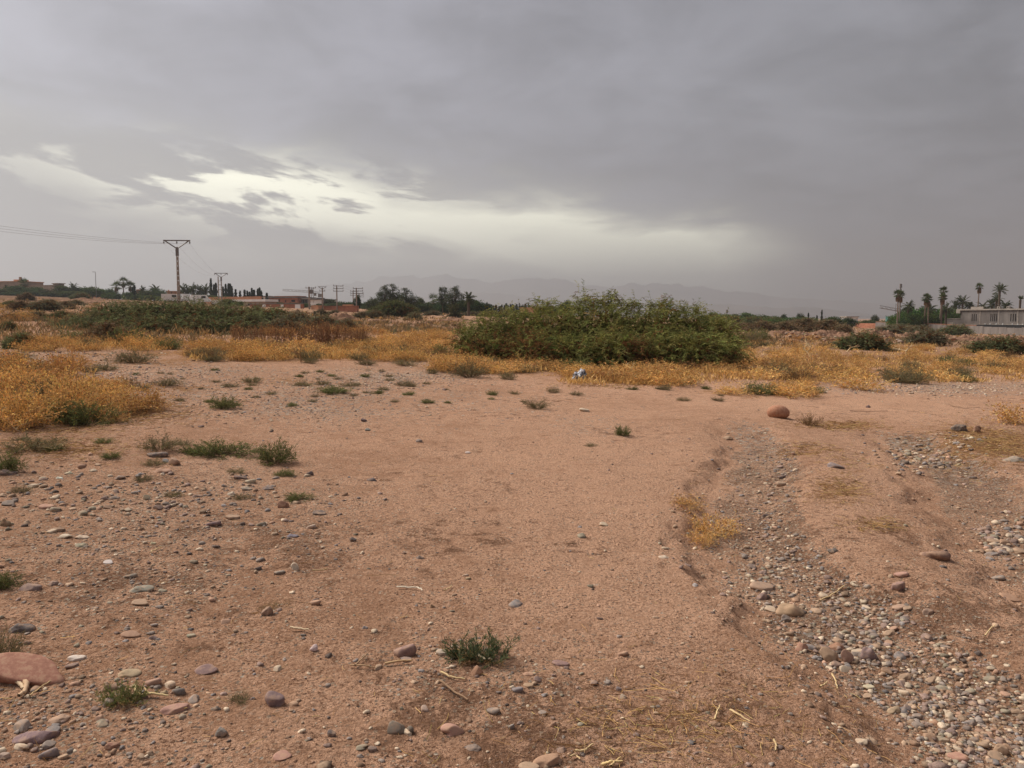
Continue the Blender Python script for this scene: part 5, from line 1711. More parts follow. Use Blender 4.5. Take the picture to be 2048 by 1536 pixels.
P_ = [
    ('g', 450, 809, 58, 34, 'round green shrub alone on the stony ground'), ('g', 668, 786, 66, 22, 'wide low green shrub on the stony strip'), ('o', 645, 767, 34, 16, 'small grey shrub just behind the wide low one'), ('o', 808, 770, 40, 18, 'small olive shrub right on the stony strip'),
    ('o', 1108, 781, 30, 17, 'small grey green shrub below the white litter'), ('g', 984, 783, 26, 13, 'tiny bright green shrub on the track'), ('o', 1076, 815, 56, 27, 'low olive shrub with yellow tips on the track'), ('g', 1246, 873, 34, 29, 'small upright green plant alone on the sandy track'),
    ('o', 1183, 891, 28, 9, 'flat withered plant left of the small upright green plant'), ('o', 1015, 755, 40, 26, 'grey blue shrub below the golden strip'), ('o', 940, 750, 78, 46, 'large olive shrub at the left foot of the large bush'), ('o', 322, 902, 84, 42, 'olive grey twiggy shrub behind the tan rock'),
    ('g', 445, 908, 120, 40, 'long low green shrub in the left stony ground'), ('g', 385, 903, 50, 26, 'left tip of the long low green shrub'), ('g', 552, 922, 84, 52, 'bright green shrub at the end of the long low one'), ('o', 60, 903, 130, 38, 'sprawling grey green shrub below the left edge thicket'),
    ('g', 10, 946, 70, 56, 'olive green shrub cut by the left edge'), ('g', 14, 1178, 64, 46, 'green plant at the left edge beside a grey stone'), ('o', 8, 1318, 80, 84, 'olive grass plant at the left edge above the red slab'), ('g', 1520, 787, 68, 34, 'dark green shrub at the right edge of the track'),
    ('g', 1935, 763, 32, 20, 'small round green shrub on the far pebble strip'), ('g', 1632, 784, 36, 20, 'small green shrub right of the straw coloured bush'), ('o', 332, 772, 58, 24, 'grey shrub in the middle of the left stones'), ('o', 284, 780, 30, 22, 'thin upright grey shrub right of the thicket'),
    ('o', 607, 772, 44, 16, 'faint grey shrub on the left end of the stony strip'), ('g', 175, 842, 110, 62, 'green shrub inside the left edge thicket'), ('g', 120, 838, 80, 50, 'second green shrub inside the left edge thicket'), ('g', 243, 808, 36, 26, 'small green shrub at the right tip of the thicket'), ('o', 170, 792, 60, 44, 'grey twiggy shrub behind the thicket'),
    ('o', 30, 728, 66, 36, 'grey shrub at the left edge far behind the thicket'), ('g', 80, 742, 40, 24, 'small green shrub right of the grey left edge shrub'), ('o', 268, 726, 86, 40, 'pale olive shrub below the left bush'), ('g', 330, 700, 66, 28, 'dark green shrub inside the left golden belt'), ('g', 255, 692, 90, 44, 'rounded green shrub in front of the left bush'),
    ('g', 150, 682, 70, 30, 'yellow green shrub at the left foot of the left bush'), ('o', 392, 716, 44, 22, 'olive shrub below the golden belt left'), ('o', 425, 724, 60, 20, 'low olive shrub below the left golden belt'), ('o', 505, 764, 44, 18, 'grey shrub left on the stony strip'), ('o', 460, 772, 40, 14, 'faint olive shrub left of the round green one'),
    ('o', 735, 732, 44, 20, 'olive shrub at the right end of the left golden belt'), ('o', 800, 712, 60, 22, 'olive shrub before the patch behind'), ('o', 810, 732, 50, 20, 'grey olive shrub before the golden strip'), ('g', 880, 710, 36, 26, 'dark grey green shrub left of the large bush foot'), ('o', 865, 745, 26, 16, 'tiny olive shrub by the pebbles left of the large bush'), ('o', 620, 730, 34, 18, 'olive shrub below the left belt middle'),
    ('o', 735, 690, 50, 30, 'olive shrub right of the reddish stalks'), ('g', 1150, 738, 60, 34, 'green shrub below the middle of the large bush'), ('g', 1210, 732, 70, 40, 'dark green low branch bush at the front of the large bush'), ('o', 1330, 778, 30, 18, 'small olive shrub in the right golden strip'), ('o', 1560, 756, 70, 44, 'brownish green shrub inside the right golden belt'), ('o', 1790, 756, 60, 34, 'grey shrub inside the right golden belt'),
    ('g', 1910, 730, 70, 22, 'green shrub inside the right golden belt'), ('o', 1825, 764, 80, 40, 'olive shrub before the right golden belt'), ('o', 1492, 690, 60, 40, 'green shrub at the right end of the large bush'), ('g', 1520, 682, 40, 30, 'dark green shrub right behind the large bush'), ('o', 480, 1402, 50, 30, 'tiny sprouting plant in the bottom left gravel'),
    ('o', 1562, 1394, 16, 12, 'tiny green sprout on the bare bank'), ('b', 1620, 852, 48, 32, 'dry twiggy plant on an orange patch right of the boulder'), ('b', 560, 1206, 60, 12, 'flat dry weed beside a pale stone'), ('b', 530, 1216, 40, 16, 'small brown weed at the pale stone'), ('o', 1500, 700, 34, 20, 'olive shrub at the start of the right golden belt'),
    ('o', 215, 742, 50, 22, 'grey shrub among pebbles right of the thicket top'), ('o', 180, 748, 40, 22, 'small grey shrub behind the thicket top'), ('o', 700, 770, 50, 14, 'flat olive shrub right of the wide low one'), ('o', 1990, 740, 60, 24, 'olive shrub at the right edge of the golden belt')]
for k_, px, py, w, h, lab in P_:
    me = random.choice({'g': green_m, 'o': olive_m, 'b': brown_m}[k_])
    put_shrub(me, {'g': 'green_shrub', 'o': 'olive_shrub', 'b': 'dry_weed'}[k_], px, py, w, h, lab, 'shrub', None)
# tiny weeds dotted over the stony middle ground
for i, (px, py) in enumerate(scatter(44, 230, 900, 738, 806, 91, 16) + scatter(14, 20, 600, 880, 1000, 92, 30) + scatter(10, 900, 1450, 776, 800, 93, 20)):
    sz, row, mark = place_words(px, py, 738, 1000, 0.5, (0.3, 0.6))
    f_ = random.uniform(0.5, 1.0)
    put_shrub(random.choice(olive_m if i % 3 else green_m), 'tiny_weed', px, py, 26 * f_ * (py - 560) / 200, 11 * f_ * (py - 560) / 200, 'tiny weed among the stones %s, %s' % (['left of a pebble', 'beside small pebbles', 'on bare soil'][i % 3], mark), 'weed', 'tiny weeds of the stony ground')
# close green tufts
for i, (px, py, w, h, lab, c) in enumerate(((958, 1326, 120, 55, 'blue green tuft of narrow leaves nearest the camera', (0.125, 0.16, 0.085)), (245, 1412, 78, 40, 'small green tuft beside a pale twig in the bottom left', (0.17, 0.18, 0.07)))):
    x, y, z = gp(px, py - 8)
    k_ = kpx(y)
    o = obj('grass_tuft', tuft_mesh('grass_tuft', 700 + i, c), None, (x, y, z), 0, (w * k_ / 0.95, w * k_ / 0.95, h * k_ / 0.45))
    tag(o, lab, 'tuft')


def dead_branch(px, py, w, h, seed, label, col=(0.62, 0.47, 0.29), r=0.02, lift=0.0, flat=False):
    """forked pale dead branch: chains of tubes"""
    g = np.random.default_rng(seed)
    x, y, z = gp(px, py)
    k = kpx(y)
    W, Hh = w * k, h * k
    parts = []
    q = [(np.zeros(3), unit(np.array([g.uniform(-0.3, 0.3), g.uniform(-0.3, 0.3), 1.0])), 0.5, 1.0, 0)]
    while q:
        b, d, L, rr, lv = q.pop()
        P = arcs(g, b[None], d[None], np.array([L]), 5, 0.22, 0.0)
        parts.append((*tubes(P, np.linspace(rr * r, rr * r * 0.6, 5)[None], 5), col, 0))
        if lv < 3:
            for _ in range(2 + (g.random() < 0.4)):
                i = 2 + int(g.random() * 3)
                q.append((P[0, i], unit(d + 0.75 * g.normal(size=3) * np.array([1, 1, 0.6]) + np.array([0, 0, 0.25])), L * 0.62, rr * 0.62, lv + 1))
    V = np.concatenate([p[0] for p in parts])
    mn, mx = V.min(0), V.max(0)
    sx, sz = W / (mx[0] - mn[0]), Hh / (mx[2] - mn[2])
    parts = [((p[0] - np.array([(mn[0] + mx[0]) / 2, 0, mn[2]])) * np.array([sx, sx, sz]), *p[1:]) for p in parts]
    o = obj('dead_branch', mkmesh('dead_branch', parts, [M['bark']], True), None, (x, y, z + lift - 0.01))
    tag(o, label, 'branch')
    return o


dead_branch(1131, 692, 24, 26, 1, 'pale antler shaped dead branch in the front of the large bush', (0.70, 0.50, 0.27), 0.03, 0.95).location.y -= 11.6
dead_branch(1056, 724, 18, 34, 2, 'hanging pale dead twig at the left front of the large bush', (0.5, 0.38, 0.25), 0.025)
dead_branch(45, 862, 34, 34, 3, 'forked pale twig standing before the left edge thicket', (0.66, 0.5, 0.3), 0.02)
dead_branch(8, 850, 50, 50, 4, 'bleached twig at the left edge of the thicket', (0.6, 0.45, 0.26), 0.02)
dead_branch(90, 790, 44, 40, 5, 'dry forked stems rising from the left edge thicket', (0.55, 0.4, 0.22), 0.02)
dead_branch(105, 905, 40, 16, 6, 'pale twig lying below the sprawling grey green shrub', (0.6, 0.44, 0.24), 0.02)
dead_branch(740, 720, 30, 30, 7, 'pale broken stalks at the right end of the left golden belt', (0.62, 0.45, 0.22), 0.03)
dead_branch(1265, 750, 30, 26, 8, 'pale forked stalks in the golden strip right of the litter', (0.66, 0.5, 0.26), 0.025)
dead_branch(1815, 716, 40, 30, 9, 'tall pale stalks in the right golden belt', (0.6, 0.45, 0.27), 0.025)
dead_branch(1700, 704, 30, 16, 10, 'pale broken stalk left in the right golden belt', (0.66, 0.5, 0.3), 0.03)
dead_branch(595, 728, 30, 40, 11, 'brown dead stalk leaning in the left golden belt', (0.3, 0.18, 0.1), 0.03)
dead_branch(1620, 716, 30, 34, 12, 'thin dry stalks at the top edge of the right golden belt', (0.55, 0.4, 0.22), 0.02)

# low dry growth filling the belts and the far field, too fine to count
def undergrowth(name, n, boxes, seed, cols, label, hm=(0.06, 0.20), per=9):
    g = np.random.default_rng(seed)
    w = np.array([b[4] for b in boxes], float)
    pk = g.choice(len(boxes), n, p=w / w.sum())
    bb = np.array([b[:4] for b in boxes], float)[pk]
    px = bb[:, 0] + (bb[:, 1] - bb[:, 0]) * g.random(n)
    py = bb[:, 2] + (bb[:, 3] - bb[:, 2]) * g.random(n)
    x, y = ground(px, py)
    keep = vnoise(x / 1.7, y / 2.6, seed) + 0.7 * vnoise(x / 0.6, y / 0.6, seed + 2) > -0.35
    x, y = x[keep], y[keep]
    n = len(x)
    z = height(x, y)
    q = n * per
    li = np.repeat(np.arange(n), per)
    h = g.uniform(*hm, n)
    d = np.stack([g.normal(size=q) * 0.6, g.normal(size=q) * 0.6, 0.5 + g.random(q)], 1)
    k = y * CP / F
    c = np.stack([x[li] + 0.12 * g.normal(size=q), y[li] + 0.12 * g.normal(size=q), z[li] + h[li] * 0.5 * g.random(q)], 1)
    L = h[li] * g.uniform(0.6, 1.2, q)
    V, Fq = blades(c, d, rvec(g, q), L, np.maximum(0.02, 1.5 * k[li]) * g.uniform(0.7, 1.4, q))
    pal = np.array(cols)
    base = pal[g.integers(0, len(pal), n)] * (1 + 0.15 * g.normal(size=(n, 1)))
    cc = np.clip(base[li] * (1 + 0.2 * g.normal(size=(q, 1))), 0.02, 0.85)
    tag(obj(name, mkmesh(name, [(V, Fq, np.repeat(cc, 4, 0), 0)], [M['dry']])), label, 'undergrowth', kind='stuff')


undergrowth('golden_undergrowth', 5200, [(1480, 2150, 690, 766, 4), (1130, 1480, 735, 768, 1.6), (880, 1130, 715, 744, 1.2), (380, 860, 686, 724, 3), (765, 915, 664, 698, 1), (60, 330, 684, 706, 0.8), (-60, 190, 770, 850, 1.0)], 61,
            [(0.62, 0.38, 0.145), (0.55, 0.32, 0.11), (0.66, 0.43, 0.18), (0.42, 0.24, 0.09)], 'fine golden dry growth filling the belts between the bushes')
undergrowth('field_scrub', 7000, [(-40, 520, 600, 690, 2.4), (500, 930, 628, 668, 2), (1440, 2120, 652, 694, 3)], 67,
            [(0.28, 0.20, 0.11), (0.20, 0.18, 0.10), (0.36, 0.23, 0.11), (0.24, 0.15, 0.085), (0.48, 0.30, 0.12)], 'low brown and olive scrub covering the far field', (0.14, 0.36), 8)

# =====================================================================
# stones and pebbles
# =====================================================================
def ico(sub):
    t = (1 + 5 ** 0.5) / 2
    V = [(-1, t, 0), (1, t, 0), (-1, -t, 0), (1, -t, 0), (0, -1, t), (0, 1, t), (0, -1, -t), (0, 1, -t), (t, 0, -1), (t, 0, 1), (-t, 0, -1), (-t, 0, 1)]
    Fs = [(0, 11, 5), (0, 5, 1), (0, 1, 7), (0, 7, 10), (0, 10, 11), (1, 5, 9), (5, 11, 4), (11, 10, 2), (10, 7, 6), (7, 1, 8), (3, 9, 4), (3, 4, 2), (3, 2, 6), (3, 6, 8), (3, 8, 9), (4, 9, 5), (2, 4, 11), (6, 2, 10), (8, 6, 7), (9, 8, 1)]
    V = [np.array(v) / np.linalg.norm(v) for v in V]
    for _ in range(sub):
        mid, out = {}, []

        def m(a, b):
            key = (min(a, b), max(a, b))
            if key not in mid:
                v = V[a] + V[b]
                V.append(v / np.linalg.norm(v))
                mid[key] = len(V) - 1
            return mid[key]
        for a, b, c in Fs:
            ab, bc, ca = m(a, b), m(b, c), m(c, a)
            out += [(a, ab, ca), (b, bc, ab), (c, ca, bc), (ab, bc, ca)]
        Fs = out
    return np.array(V), np.array(Fs)


def stone_shape(sub, seed, rough=0.16, angular=0.0):
    V, Fs = ico(sub)
    g = np.random.default_rng(seed)
    d = np.ones(len(V))
    for fq, am in ((1.3, rough), (2.9, rough * 0.45)):
        for _ in range(3):
            k = rvec(g, 1)[0] * fq
            d += am * 0.6 * np.sin(V @ k * 2 + g.random() * 6.28)
    V = V * d[:, None]
    for _ in range(int(angular)):
        n_ = rvec(g, 1)[0]
        n_[2] = abs(n_[2])
        h = 0.55 + 0.25 * g.random()
        o = V @ n_ - h
        V = V - np.where(o > 0, o * 0.85, 0)[:, None] * n_
    V = V / np.array([np.abs(V[:, 0]).max(), np.abs(V[:, 1]).max(), np.abs(V[:, 2]).max()])
    return V * 0.5, Fs


big_s = [mkmesh('stone', [stone_shape(3, 800 + i, 0.22 if i < 8 else 0.26, (1, 1, 2, 3, 1, 2, 4, 3, 5, 6, 5, 7)[i])], [M['stone']], True) for i in range(12)]
smooth_s = [mkmesh('stone', [stone_shape(3, 870 + i, 0.07, 0)], [M['stone']], True) for i in range(2)]
SC = {'grey': (.235, .22, .21), 'dark': (.105, .10, .105), 'mauve': (.235, .175, .165), 'tan': (.38, .275, .195), 'cream': (.62, .52, .395), 'pink': (.44, .27, .195), 'red': (.33, .165, .115), 'green': (.27, .265, .205), 'white': (.76, .70, .60), 'blue': (.20, .215, .235), 'brown': (.27, .17, .115)}
STN = [  # x, y, width, height, colour, angular?, label
    (40, 1347, 200, 40, 'red', 0, 'long smooth dull red slab at the left edge'), (70, 1474, 82, 32, 'mauve', 1, 'dark mauve pointed stone in the bottom left corner'), (98, 1508, 44, 30, 'grey', 0, 'grey brown half buried stone below the mauve pointed one'), (126, 1517, 24, 15, 'tan', 0, 'light tan pebble in the bottom left corner'),
    (40, 1253, 58, 32, 'dark', 0, 'dark grey stone beside the olive grass at the left edge'), (62, 1178, 40, 20, 'mauve', 1, 'purple grey stone right of the green left edge plant'), (254, 1341, 62, 28, 'tan', 0, 'tan half buried stone in the lower left'), (410, 1331, 50, 22, 'mauve', 0, 'mauve rounded stone in the lower left middle'),
    (306, 1361, 36, 22, 'tan', 0, 'tan oval stone next to three small ones'), (340, 1364, 28, 19, 'cream', 1, 'cream stone touching the tan oval one'), (330, 1382, 22, 17, 'tan', 0, 'small tan stone below the cream one'), (357, 1378, 32, 21, 'grey', 0, 'grey flat stone right of the cream one'), (216, 1375, 40, 28, 'brown', 0, 'brown grey stone left of the small green tuft'),
    (352, 1416, 62, 32, 'pink', 1, 'pinkish earth covered stone below the pale twig'), (551, 1398, 46, 38, 'mauve', 0, 'grey mauve stone with a pink one at its side'), (587, 1404, 24, 15, 'pink', 1, 'pink stone at the side of a grey mauve stone'), (433, 1421, 24, 15, 'dark', 0, 'dark stone in the bottom left gravel'), (443, 1468, 26, 24, 'grey', 2, 'light grey upright stone near the bottom left'),
    (122, 1434, 50, 24, 'pink', 0, 'pink sloping stone below the long red slab'), (226, 1495, 30, 20, 'red', 1, 'reddish stone near the bottom left edge'), (279, 1177, 58, 20, 'grey', 0, 'light grey flat stone in the left gravel'), (279, 1206, 38, 15, 'tan', 0, 'tan grey stone below the light grey flat one'), (305, 1274, 24, 15, 'dark', 0, 'dark rounded pebble left of centre'),
    (155, 1313, 38, 15, 'white', 1, 'whitish long stone above the red slab'), (260, 1270, 44, 10, 'pink', 0, 'thin pink flat stone in the lower left'), (382, 1268, 22, 11, 'green', 0, 'greenish pebble in the lower left'), (590, 1134, 22, 19, 'cream', 1, 'orange cream round stone left of the track'), (629, 1294, 20, 16, 'white', 3, 'white triangular stone chip'), (534, 1222, 22, 21, 'tan', 2, 'pale knobbly stone with brown weed'),
    (216, 1125, 22, 9, 'white', 0, 'white flat pebble in the left gravel'), (162, 1068, 34, 13, 'cream', 0, 'yellowish oval pebble in the left gravel'), (129, 1069, 30, 13, 'cream', 2, 'cream rough pebble beside the yellowish oval'), (166, 1086, 34, 14, 'green', 0, 'greenish grey oval pebble in the left gravel'), (305, 1086, 15, 9, 'cream', 0, 'small cream pebble alone in the left gravel'), (261, 1148, 32, 13, 'grey', 0, 'grey pebble in the left gravel middle'),
    (427, 1042, 36, 15, 'mauve', 0, 'purple grey pebble left of centre'), (467, 1032, 32, 11, 'tan', 0, 'tan grey flat pebble right of the purple grey one'), (638, 1024, 34, 13, 'dark', 0, 'dark purple flat pebble near the track edge'), (567, 1010, 22, 17, 'red', 2, 'reddish brown pointed pebble near the track edge'), (523, 1044, 22, 13, 'green', 0, 'greenish pebble between two dark ones'), (623, 1051, 22, 11, 'cream', 0, 'cream pebble below the dark purple one'),
    (583, 1068, 30, 13, 'blue', 0, 'blue grey flat pebble near the track edge'), (215, 1014, 20, 11, 'brown', 0, 'brown pebble at the top of the left gravel'), (166, 1024, 24, 13, 'green', 1, 'green grey pebble at the top of the left gravel'), (94, 1012, 32, 13, 'pink', 0, 'pinkish pebble at the upper left'), (516, 1133, 18, 11, 'dark', 0, 'dark pebble left of the orange cream stone'), (558, 1141, 26, 9, 'grey', 0, 'grey flat pebble left of the orange cream stone'),
    (563, 1516, 42, 20, 'pink', 0, 'pinkish flat stone at the bottom edge'), (663, 1466, 22, 18, 'dark', 0, 'dark grey stone near the bottom centre left'), (10, 1518, 24, 22, 'cream', 1, 'pale stone cut by the bottom left corner'), (8, 1045, 28, 26, 'brown', 0, 'brown stone cut by the left edge'),
    (809, 1297, 54, 36, 'mauve', 0, 'grey mauve boulder with a small grey foot stone'), (814, 1317, 26, 13, 'grey', 0, 'small grey stone at the foot of the mauve boulder'), (886, 1304, 30, 17, 'cream', 0, 'cream stone at the left of the blue green tuft'), (954, 1342, 26, 25, 'pink', 2, 'pinkish angular stone in front of the blue green tuft'), (1123, 1323, 40, 15, 'mauve', 0, 'purple grey flat stone right of the tuft'),
    (1055, 1347, 28, 13, 'pink', 0, 'pink flat pebble right of the tuft'), (1074, 1358, 17, 13, 'mauve', 0, 'mauve pebble beside the pink flat one'), (1034, 1377, 28, 15, 'grey', 0, 'grey pebble below the pink flat one'), (1058, 1368, 24, 11, 'pink', 0, 'second pink pebble near the grey one'), (1247, 1390, 15, 13, 'cream', 1, 'cream pink pebble right of centre bottom'), (1238, 1374, 13, 13, 'grey', 0, 'round grey pebble above the cream pink one'),
    (849, 1413, 17, 17, 'cream', 0, 'round cream pebble below the mauve boulder'), (792, 1449, 38, 30, 'green', 2, 'green grey angular stone near the bottom centre'), (820, 1454, 20, 20, 'dark', 1, 'dark stone right of the green grey one'), (903, 1450, 52, 32, 'pink', 1, 'pink earth covered stone near the bottom centre'), (1095, 1512, 66, 38, 'pink', 1, 'large pinkish grey stone at the bottom centre'), (1060, 1529, 50, 24, 'pink', 0, 'flat pinkish stone at the bottom edge centre'),
    (746, 1494, 22, 15, 'mauve', 0, 'mauve pebble at the bottom left of centre'), (1107, 1448, 15, 15, 'pink', 0, 'small pink pebble above the large pinkish grey stone'), (1022, 1452, 15, 13, 'grey', 0, 'small grey pebble near the bottom centre'), (706, 1077, 16, 13, 'dark', 0, 'dark round pebble on the track edge'), (839, 1110, 20, 13, 'grey', 0, 'grey pebble on the track'), (1207, 1045, 20, 10, 'cream', 0, 'cream pink pebble on the sandy track'),
    (729, 1252, 16, 12, 'blue', 0, 'bluish dark pebble left of the mauve boulder'), (931, 1145, 15, 7, 'cream', 0, 'cream flat pebble in the track middle'), (936, 1152, 13, 7, 'tan', 0, 'tan pebble touching the cream flat one'), (863, 1209, 15, 13, 'brown', 0, 'brown pebble in the track middle'), (1329, 1111, 26, 8, 'cream', 0, 'long cream pebble at the gully bank'), (949, 1487, 40, 20, 'mauve', 0, 'grey mauve buried stone at the bottom centre'),
    (1557, 831, 46, 24, (0.42, 0.175, 0.115), -1, 'smooth reddish brown oval boulder on the pale sand'), (1919, 859, 38, 19, 'dark', 1, 'dark grey block shaped stone on the right orange patch'), (1953, 861, 23, 17, 'brown', 1, 'brown stone leaning on the dark block shaped one'), (1579, 1193, 60, 34, 'tan', 2, 'large tan grey boulder in the gully'), (1572, 1212, 26, 17, 'grey', 3, 'grey wedge stone in front of the large gully boulder'),
    (1528, 1147, 58, 18, 'pink', 0, 'pinkish flat stone on the gully edge'), (1525, 1165, 26, 21, 'mauve', 1, 'purple grey stone below the pinkish flat one'), (1675, 1263, 40, 23, 'red', 0, 'red tan oval stone in the gully'), (1661, 1283, 40, 34, 'tan', 3, 'tan grey pointed stone in the gully'), (1697, 1288, 30, 32, 'pink', 4, 'light pink broken stone in the gully'), (1737, 1283, 38, 32, 'mauve', 2, 'mauve rough stone in the gully'),
    (1624, 1241, 28, 13, 'dark', 0, 'dark oval stone on the gully edge'), (1734, 1256, 24, 15, 'grey', 1, 'grey stone above the mauve rough one'), (1793, 1177, 32, 25, 'mauve', 0, 'mauve brown round stone in the gully right part'), (1800, 1162, 32, 15, 'pink', 0, 'pinkish stone above the mauve brown round one'), (1668, 1105, 28, 14, 'dark', 0, 'dark grey oval stone on the ridge between the gullies'), (1872, 1115, 64, 30, 'brown', 0, 'grey brown half buried stone on the sandy ridge'),
    (2017, 1168, 48, 21, 'pink', 0, 'smooth pink stone at the right edge'), (1998, 1132, 32, 15, 'grey', 0, 'grey stone above the smooth pink one'), (1565, 957, 24, 14, 'tan', 0, 'tan grey stone in the upper gully'), (1563, 942, 24, 11, 'dark', 0, 'dark grey stone in the upper gully'), (1533, 1016, 17, 13, 'dark', 1, 'dark stone in the upper gully middle'), (1670, 947, 40, 16, 'grey', 0, 'grey brown flat stone on the ridge top'),
    (1885, 1271, 28, 13, 'tan', 0, 'tan stone in the wide lower gully'), (1887, 1340, 40, 19, 'green', 0, 'green grey oval stone in the wide lower gully'), (1872, 1408, 28, 17, 'red', 0, 'red brown stone in the lower gully'), (1789, 1384, 32, 19, 'tan', 1, 'tan grey stone at the lower gully edge'), (1816, 1384, 20, 17, 'grey', 0, 'grey stone right of the tan one at the lower gully edge'), (2005, 1459, 32, 30, 'tan', 2, 'light grey tan angular stone at the lower right'),
    (1914, 1473, 48, 24, 'pink', 0, 'pinkish grey flat stone at the lower right'), (1904, 1426, 32, 19, 'mauve', 0, 'mauve stone in the lower right pebbles'), (1958, 1295, 18, 13, 'dark', 0, 'dark pebble in the wide lower gully'), (1855, 1516, 26, 15, 'tan', 0, 'tan stone near the bottom right edge'), (1604, 1268, 28, 22, 'pink', 2, 'grey pink rough stone on the gully bank'), (1737, 1341, 28, 13, 'cream', 0, 'cream stone in the lower gully'), (1857, 1221, 26, 20, 'tan', 1, 'tan rough stone in the gully right part'), (1796, 1203, 32, 13, 'tan', 0, 'tan flat stone below the mauve brown round one'),
    (347, 926, 26, 21, 'tan', 2, 'tan round rock with dark stones beside it'), (314, 911, 46, 12, 'dark', 0, 'dark flat stone behind the tan round rock'), (331, 923, 16, 10, 'blue', 0, 'blue grey stone left of the tan round rock'), (322, 943, 44, 14, 'pink', 0, 'flat pinkish stone in front of the tan round rock'), (620, 945, 18, 12, 'dark', 0, 'dark round pebble right of the bright green shrub'), (500, 963, 24, 11, 'cream', 0, 'cream pebble below the bright green shrub'),
    (464, 988, 20, 11, 'cream', 0, 'cream pebble in the middle of the left stones'), (494, 981, 26, 10, 'green', 0, 'greenish grey pebble below the cream one'), (476, 958, 18, 9, 'dark', 0, 'left dark pebble of a touching pair'), (488, 958, 16, 9, 'dark', 0, 'right dark pebble of a touching pair'), (536, 980, 26, 9, 'dark', 0, 'dark flat pebble right of the greenish grey one'), (139, 945, 20, 10, 'cream', 0, 'cream pebble in the upper left stones'),
    (117, 955, 18, 8, 'white', 0, 'white chip in the upper left stones'), (15, 948, 40, 12, 'mauve', 0, 'mauve flat stone at the left edge'), (292, 995, 18, 14, 'white', 3, 'whitish broken stone in the left stones'), (936, 904, 12, 6, 'white', 0, 'tiny white pebble on the track'), (745, 957, 24, 11, 'dark', 0, 'dark grey pebble left on the track'), (2027, 932, 48, 13, 'grey', 0, 'flat grey stone at the right edge'), (1737, 812, 11, 7, 'dark', 0, 'dark pebble on the pale sand right of the boulder'),
    (728, 837, 14, 7, 'dark', 0, 'dark brown stone on the far track'), (735, 856, 12, 6, 'blue', 0, 'blue grey pebble below the dark brown one'), (1726, 864, 9, 4, 'dark', 0, 'tiny dark pebble on the pale sand'), (1170, 820, 24, 5, 'cream', 0, 'pale flat stone on the far track'), (1455, 867, 28, 6, 'tan', 0, 'tan flat slab at the top of the gully'), (1425, 932, 14, 7, 'cream', 0, 'cream pebble at the upper gully left'), (1808, 915, 22, 11, 'dark', 1, 'dark square stone at the front of the cobble heap')]


def place_stone(cx, cyy, w, h, color, ang, label, cat='stone', group=None, yaw=None):
    x, y, z = gp(cx, cyy + h * 0.22)
    k = kpx(y)
    phi = math.atan2(EYE - z, y)
    W = w * k
    dep = min(W * 0.72, h * k / max(math.sin(phi), 0.06) * 0.8)
    dep = max(dep, W * 0.42)
    hh = (h * k - dep * math.sin(phi) * 0.75) / math.cos(phi)
    hh = min(max(hh, W * 0.26), W * 0.95) * 1.45
    mi = random.choice((0, 1, 4)) if ang <= 0 else (random.choice((2, 5, 3)) if ang == 1 else (random.choice((3, 6, 7)) if ang == 2 else random.randrange(8, 12)))
    o = obj('stone', big_s[mi] if ang >= 0 else random.choice(smooth_s), None, (x, y, z + hh * (0.34 if ang < 0 else (0.20 if ang >= 2 or cyy < 870 else 0.06))), random.uniform(-0.3, 0.3) if yaw is None else yaw, (W, dep, hh))
    o.rotation_euler = (random.uniform(-0.1, 0.1), random.uniform(-0.12, 0.12), o.rotation_euler[2] + (math.pi if random.random() < 0.5 else 0))
    c = SC[color] if isinstance(color, str) else color
    c = [a_ * 0.8 + b_ * 0.2 for a_, b_ in zip(c, (0.33, 0.215, 0.145))]
    o.color = (*[v * random.uniform(0.92, 1.08) for v in c], 1)
    tag(o, label, cat, group)
    return o


for t in STN:
    place_stone(*t)

# --- random stones and pebbles in the stony places
SPAL = np.array([SC[k] for k in ('grey', 'dark', 'mauve', 'tan', 'cream', 'pink', 'green', 'blue', 'brown', 'grey', 'mauve', 'tan', 'tan', 'cream')])
DUST = np.array([0.33, 0.215, 0.145])
SPAL = SPAL * 0.66 + DUST * 0.34
SNAME = ['grey', 'dark', 'mauve', 'tan', 'cream', 'pink', 'greenish', 'blue grey', 'brown', 'grey', 'mauve', 'tan', 'tan', 'cream']


def cand(n, x0, x1, y0, y1, seed):
    g = np.random.default_rng(seed)
    px, py = g.uniform(x0, x1, n), g.uniform(y0, y1, n)
    x, y = ground(px, py)
    z = height(x, y)
    return g, px, py, x, y, z


sets = []
g, px, py, x, y, z = cand(76000, -160, 2220, 735, 1680, 901)
mk = masks(x, y, z)
gr = mk[:, 0]
gu = gully(x, y)[1]
keep = g.random(len(x)) < (0.045 + 0.8 * np.maximum(gr - 0.12, 0) ** 1.1 + 0.0 * gu) * (1 - 0.3 * gu) * (1 - 0.5 * mk[:, 1] * (gu < 0.3))
x, y, z, gu, gr = x[keep], y[keep], z[keep], gu[keep], gr[keep]
n = len(x)
size = np.exp(g.normal(math.log(0.0155), 0.52, n)) * (1 + 0.1 * gu)
size = np.maximum(size, 2.4 * y * CP / F)
size = np.minimum(size, 0.10)
ci = g.integers(0, len(SPAL), n)
sets.append((x, y, z, size, ci, gu))
